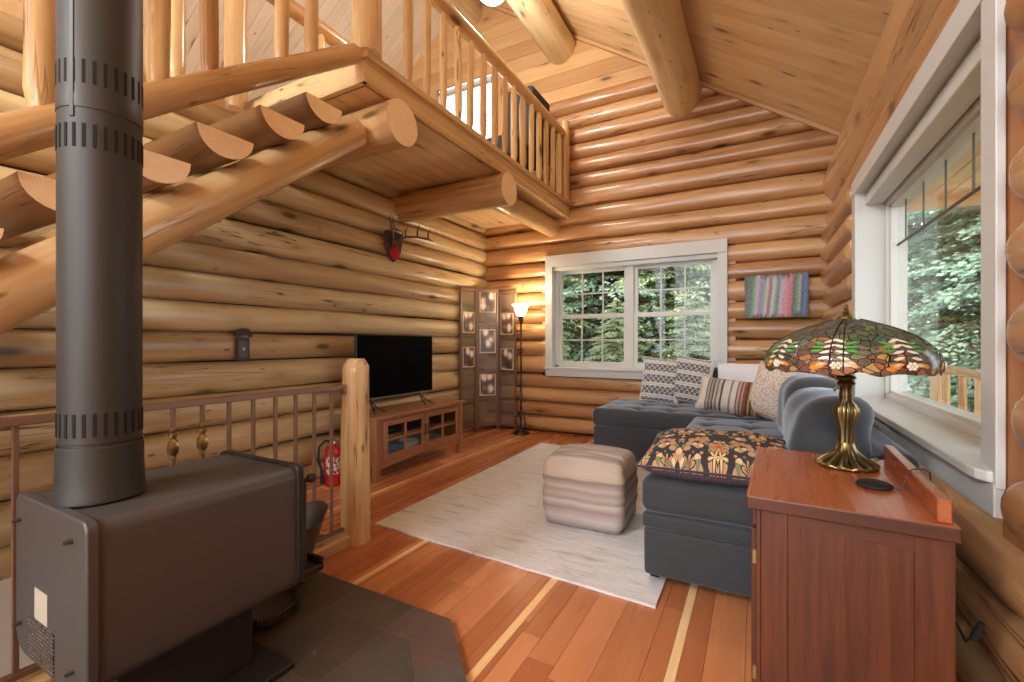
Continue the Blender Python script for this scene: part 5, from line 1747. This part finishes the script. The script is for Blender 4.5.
def petal(mb, th0, t0, ang, L, Wd, mi=0):
    """leaf-shaped glass piece lying on the shade (th in arc metres / t along profile)"""
    rr = prof_at(t0)[0]
    n_ = 10; vs = []
    for q in range(n_ + 1):
        s = q / n_; wd = Wd * sin(PI * (.06 + .88 * s)) ** .8
        for sgn in (-1, 1):
            u = s * L; v = sgn * wd / 2
            du = u * cos(ang) - v * sin(ang); dv = u * sin(ang) + v * cos(ang)
            vs.append(onshade(th0 + du / rr, min(.99, max(.02, t0 + dv / .36)), .0025))
    mb.add(vs, [(2 * q, 2 * q + 1, 2 * q + 3, 2 * q + 2) for q in range(n_)], mi)
opal = plain('opal_white_glass', srgb(226, 218, 196), .15, 0, .1, 60)
grn = plain('leaf_green_glass', srgb(84, 150, 76), .15, 0, .3, 60)
amb = plain('amber_glass', srgb(216, 140, 52), .15, 0, .3, 60)
redg = plain('ruby_glass', srgb(120, 34, 26), .15, 0, .3, 60)
mb = MB(); mb.lathe(SHPR, NS, (lx, ly, lz), mod=scal)
for k in range(8):
    th = 2 * PI * k / 8 + .12
    for sgn in (-1, 1):
        for q in range(5):
            petal(mb, th + sgn * (.26 - .012 * q), .56 + .075 * q, (0 if sgn > 0 else PI) + sgn * (-.5 + .06 * q), .042 - .003 * q, .0125, 1)
        for q in range(3):
            petal(mb, th + sgn * .12, .55 + .07 * q, (0 if sgn > 0 else PI) + sgn * (.35 - .3 * q), .036, .013, 2)
            petal(mb, th + sgn * (.20 - .03 * q), .84 + .02 * q, (0 if sgn > 0 else PI) + .3 * q, .03, .016, 3)
        petal(mb, th + sgn * .30, .86, (0 if sgn > 0 else PI), .04, .022, 4)
    for j in range(7):
        a = j * PI / 3
        p = onshade(th - .36 + (.012 * cos(a) if j else 0) / .25, .86 + (.012 * sin(a) / .36 if j else 0), .003)
        mb.ball(p, .0058, 1, 8, 6)
sh = mb.build('shade', [stained(), opal, grn, amb, redg], tl, angle=70, recalc=False)
mb = MB()
for k in range(4):
    for off in (-.045, .045):
        th = 2 * PI * k / 4 - .24 + off * 1.6
        mb.sweep([onshade(th, t, .002) for t in np.linspace(.06, .97, 24)], .0022, 6)
mb.build('lead_rib', [plain('lead_came', srgb(40, 34, 28), .45, .5)], sh)
mb = MB(); mb.lathe([(.03, .518), (.026, .528), (.012, .534), (.008, .540), (.011, .546), (.006, .552), (.009, .560), (.005, .570), (.0, .574)], 20, (lx, ly, lz))
mb.build('finial', [cast], tl)

# ---- charging puck with its cable
pk = thing('charging_pad', 'flat black charging pad with a thin cable over the cabinet lip', 'charger', (.312, 1.722, .7145))
mb = MB()
pk_prof = [(.0, .001), (.040, .001), (.046, .005), (.045, .010), (.038, .0145), (.0, .016)]
mb.lathe(pk_prof, 40, (0, 0, 0))
o = mb.build('pad', [blk], pk, origin=(0, 0, 0), angle=40); o.scale = (1.0, 1.0, 1); 
mb = MB()
mb.sweep([(.044, -.012, .007), (.062, -.018, .006), (.068, -.015, .03), (.077, -.008, .056), (.090, .004, .0635), (.122, .03, .0625), (.14, .05, .05), (.15, .07, -.02), (.155, .08, -.2)], .0018, 8)
mb.sweep([(.044, -.012, .007), (.060, -.017, .006)], .0035, 8)
mb.build('cable', [plain('cable_black', srgb(28, 26, 26), .5)], pk, origin=(0, 0, 0))
# lamp cord behind the cabinet
lcd = thing('power_cord', 'thin black lamp cord and plug hanging behind the cabinet by the log wall', 'cord', (.50, 1.62, .3))
mb = MB()
mb.sweep([(.33, 2.06, .722), (.40, 2.155, .722), (.455, 2.165, .66), (.475, 2.0, .50), (.48, 1.75, .40), (.485, 1.62, .36), (.49, 1.58, .40)], .003, 8)
mb.build('cable', [blk], lcd)
mb = MB(); mb.sweep([(.49, 1.585, .39), (.50, 1.57, .44)], [.009, .008], 10); mb.build('plug', [blk], lcd)
# ================================================================== OUTSIDE
earth = plain('forest_floor', srgb(104, 92, 70), .95, 0, .3, 2)
mb = MB(); mb.grid(lambda u, v: (-30 + 60 * u, -14 + 54 * v, -.62 + .25 * nz(u * 9, v * 9, 1) - (0 if (v > .42 or u > .56) else 0)), 40, 40)
def holefilter():
    keep = []
    for f in mb.f:
        c = sum((Vector(mb.v[i]) for i in f), Vector()) / len(f)
        if not (-9 < c.x < 1.2 and -6 < c.y < 6): keep.append(f)
    mb.f = keep; mb.mi = [0] * len(keep)
holefilter()
gd = mb.build('ground', [earth], angle=180)
stru(gd, 'sloping forest floor around the cabin', 'ground')
# porch
mb = MB()
for i in range(11): mb.box(1.0 + .14 * i, 1.135 + .14 * i, -2, 6.85, -.09, -.05, axis=1, tint=random.random())
stru(mb.build('porch_floor', [M['gable']], smooth=False), 'plank deck outside the picture window', 'porch')
mb = MB()
for i in range(15): mb.box(.95 + .14 * i, 1.087 + .14 * i, -2, 6.5, 2.80 - .012 * i, 2.83 - .012 * i, axis=1, tint=random.random())
mb.box(.95, 3.1, -2, 6.5, 2.84, 2.90, mi=1)
mb.box(.95, 3.1, 6.42, 6.5, 2.60, 2.86, axis=0); mb.box(.95, 2.9, 4.2, 4.32, 2.56, 2.76, axis=0)
stru(mb.build('porch_roof', [M['ceil'], M['dark']], smooth=False), 'orange pine boards under the porch roof outside the picture window', 'porch roof')
pr_ = thing('porch_railing', 'peeled log porch railing outside the picture window', 'railing', (1.78, 5, -.05))
mb = MB(); mb.log((1.78, -1.8, .86), (1.78, 6.75, .86), .045, sides=16, rn=.04, wob=.01); mb.build('top_rail', [M['rail_log'], M['end']], pr_, recalc=False, angle=60)
mb = MB(); mb.log((1.78, -1.8, .10), (1.78, 6.75, .10), .04, sides=14, rn=.04); mb.build('bottom_rail', [M['rail_log'], M['end']], pr_, recalc=False, angle=60)
for k in range(9):
    yy = 3.1 + .42 * k
    mb = MB(); mb.log((1.78, yy, .12), (1.78, yy, .84), .036, sides=12, step=.08, rn=.06); mb.build('baluster', [M['rail_log'], M['end']], pr_, recalc=False, angle=60)
mb = MB(); mb.log((1.78, 6.75, -.05), (1.78, 6.75, 1.0), .06, sides=16, rn=.04); mb.build('end_post', [M['rail_log'], M['end']], pr_, recalc=False, angle=60)

def needle_mat(name, a, b):
    g = NT(name)
    t = g.attr('tint', 'Fac')
    n1 = g.noise(g.obj(), 1.6, 2)
    col = g.mix(g.math('MULTIPLY_ADD', t, .65, g.math('MULTIPLY', n1, .35)), a, b)
    df = g.bsdf(col, .55); tr = g.n('BsdfTranslucent', Color=col).outputs[0]
    return g.done(g.n('MixShader', i0=.42, i1=df, i2=tr).outputs[0])
nd1 = needle_mat('hemlock_needles', srgb(84, 116, 102), srgb(190, 216, 194))
nd2 = needle_mat('cedar_needles', srgb(116, 138, 100), srgb(216, 226, 184))
bark = plain('bark', srgb(84, 68, 56), .9, 0, .3, 12, bump=.4)
rs = np.random.RandomState(5)
def conifer_meshes(h, rad, nb, per, seed, leaf):
    rs = np.random.RandomState(seed)
    V = []; F = []; T = []
    wood_mb = MB()
    wood_mb.log((0, 0, -.3), (0, 0, h), .05 * h ** .7 + .03, .02, sides=10, step=.6, rn=.1, wob=.05)
    for i in range(nb):
        f = (i + rs.rand()) / nb
        z = h * (.04 + .95 * f)
        L = rad * (1 - f) ** .75 * (.7 + .5 * rs.rand()) + .15
        a = i * 2.399963 + rs.rand() * .6
        droop = .12 + .38 * (1 - f) * rs.rand() + .1
        ca, sa = cos(a), sin(a)
        pts = []
        for q in range(7):
            s = q / 6
            pts.append(np.array([ca * L * s, sa * L * s, z + .12 * L * s - droop * L * s * s * 1.1]))
        wood_mb.sweep([tuple(p) for p in pts], [.022 * L * .5 * (1 - s / 7) + .004 for s in range(7)], 5, caps=False)
        m = int(per * L)
        s = rs.rand(m) ** .75
        idx = np.minimum((s * 6).astype(int), 5); fr = s * 6 - idx
        P = np.array(pts); base = P[idx] * (1 - fr[:, None]) + P[idx + 1] * fr[:, None]
        # sprays fan out sideways and hang
        wid = .42 * L * (1 - .6 * s) * rs.randn(m) * .55
        perp = np.array([-sa, ca, 0]); out = np.array([ca, sa, 0])
        c = base + perp * wid[:, None] + np.array([0, 0, 1]) * (-.18 * np.abs(wid) - .05 * rs.rand(m))[:, None] + out * (.06 * rs.randn(m))[:, None]
        dirv = out * (.75 + .3 * rs.rand(m))[:, None] + perp * (np.sign(wid) * (.3 + .5 * rs.rand(m)))[:, None] + np.array([0, 0, -1]) * (.15 + .5 * rs.rand(m))[:, None]
        dirv /= np.linalg.norm(dirv, axis=1)[:, None]
        sd = np.cross(dirv, np.array([0, 0, 1.0]) + .6 * rs.randn(m, 3)); sd /= np.linalg.norm(sd, axis=1)[:, None]
        l = leaf * (.7 + .7 * rs.rand(m)); w_ = l * .30
        b0 = len(V) if isinstance(V, np.ndarray) else 0
        quad = np.stack([c, c + dirv * (l * .45)[:, None] + sd * w_[:, None], c + dirv * l[:, None], c + dirv * (l * .45)[:, None] - sd * w_[:, None]], axis=1)
        V.append(quad.reshape(-1, 3)); T.append(np.repeat(np.clip(.25 + .5 * rs.rand(m) + .25 * s, 0, 1), 4))
    V = np.concatenate(V); T = np.concatenate(T)
    nq = len(V) // 4
    me = bpy.data.meshes.new('foliage')
    me.vertices.add(len(V)); me.vertices.foreach_set('co', V.astype(np.float32).ravel())
    me.loops.add(nq * 4); me.loops.foreach_set('vertex_index', np.arange(nq * 4, dtype=np.int32))
    me.polygons.add(nq); me.polygons.foreach_set('loop_start', np.arange(0, nq * 4, 4, dtype=np.int32))
    me.update(calc_edges=True)
    at = me.attributes.new('tint', 'FLOAT', 'POINT'); at.data.foreach_set('value', T.astype(np.float32))
    return me, wood_mb
KINDS = []
for (h, rad, nb, per, seed, leaf, mat) in ((8.5, 1.9, 130, 300, 1, .085, nd1), (7.5, 1.7, 130, 300, 2, .075, nd2), (4.2, 1.5, 90, 330, 3, .065, nd2)):
    me, wm = conifer_meshes(h, rad, nb, per, seed, leaf)
    me.materials.append(mat)
    KINDS.append([me, wm, None])
def tree(kind, x, y, z, rz, s, label, name='conifer_tree'):
    k = KINDS[kind]
    r = thing(name, label, 'tree', (x, y, z), rz=rz, group='conifers around the cabin')
    r.scale = (s, s, s)
    f = bpy.data.objects.new('foliage', k[0]); COL.objects.link(f); f.parent = r
    if k[2] is None:
        t = k[1].build('trunk', [bark, bark], r, origin=(0, 0, 0), recalc=False, angle=60); k[2] = t.data
    else:
        t = bpy.data.objects.new('trunk', k[2]); COL.objects.link(t); t.parent = r
    return r
G = -.55
LB = 'evergreen seen through the double window over the chaise'
LR = 'drooping bluish green evergreen seen through the large picture window'
for i, (k, x, y, s, side) in enumerate([
        (1, -4.3, 9.2, 1.0, 0), (0, -2.7, 9.8, 1.05, 0), (1, -1.25, 9.4, 1.0, 0), (0, -.1, 10.2, 1.1, 0), (0, -5.6, 10.6, 1.1, 0), (1, -3.4, 12.6, 1.3, 0), (0, -1.7, 12.6, 1.3, 0), (1, -.2, 13.2, 1.4, 0), (1, -5.6, 13.5, 1.35, 0),
        (2, -3.6, 7.9, .62, 0), (2, -2.2, 8.0, .60, 0), (2, -.9, 8.1, .62, 0),
        (0, 3.0, 8.6, 1.0, 1), (0, 4.5, 10.2, 1.15, 1), (0, 2.1, 10.9, 1.1, 1), (1, 3.9, 13.3, 1.3, 1), (0, 5.9, 12.2, 1.2, 1), (0, 4.9, 7.2, 1.0, 1), (2, 3.6, 7.4, .7, 1), (2, 2.6, 9.0, .7, 1),  (0, -3.4, 17, 1.9, 0), (1, -.5, 17.5, 2.0, 0), (1, -6.6, 17.5, 2.0, 0), (1, 3.0, 17.5, 1.9, 1), (0, 6.4, 17, 1.9, 1)]):
    tree(k, x, y, G, i * 1.7, s, LR if side else LB)
# ================================================================== LIGHT
w = bpy.data.worlds.new('sky')
SC.world = w
w.use_nodes = True
nt = w.node_tree
nt.nodes.clear()
bg = nt.nodes.new('ShaderNodeBackground'); ow = nt.nodes.new('ShaderNodeOutputWorld')
bg.inputs[0].default_value = (.90, .96, 1.0, 1); bg.inputs[1].default_value = 2.2
nt.links.new(bg.outputs[0], ow.inputs[0])
sun = bpy.data.lights.new('sun', 'SUN'); sun.energy = 4.0; sun.angle = .02; sun.color = (1, .95, .86)
so = bpy.data.objects.new('sun', sun); COL.objects.link(so)
d = Vector((.60, .55, -1.0)).normalized()
so.rotation_euler = d.to_track_quat('-Z', 'Y').to_euler()
so.location = (0, 0, 12)

SC.view_settings.view_transform = 'Standard'
SC.view_settings.look = 'None'
SC.view_settings.gamma = 1
SC.view_settings.use_curve_mapping = False
SC.view_settings.exposure = 1.3
for nm_, loc, e, c, r in (('floor_lamp_bulb', (-2.625, 5.06, 1.60), 11, (1, .80, .56), .05), ('ceiling_bulb', (-2.19, 3.63, 4.30), 40, (1, .95, .88), .1), ('rear_fill_right', (-.15, -2.2, 2.1), 50, (.90, .96, 1), .35), ('rear_fill_left', (-2.3, -2.2, 3.7), 150, (.90, .96, 1), .25)):  # the two behind the camera are added fill lights without any fixture
    l = bpy.data.lights.new(nm_, 'POINT'); l.energy = e; l.color = c; l.shadow_soft_size = r
    lo_ = bpy.data.objects.new(nm_, l); COL.objects.link(lo_); lo_.location = loc
cy = SC.cycles
cy.max_bounces = 10; cy.diffuse_bounces = 6; cy.glossy_bounces = 4; cy.transmission_bounces = 6; cy.transparent_max_bounces = 16
cy.caustics_reflective = False; cy.caustics_refractive = False
cy.sample_clamp_indirect = 6.0
cy.use_denoising = True
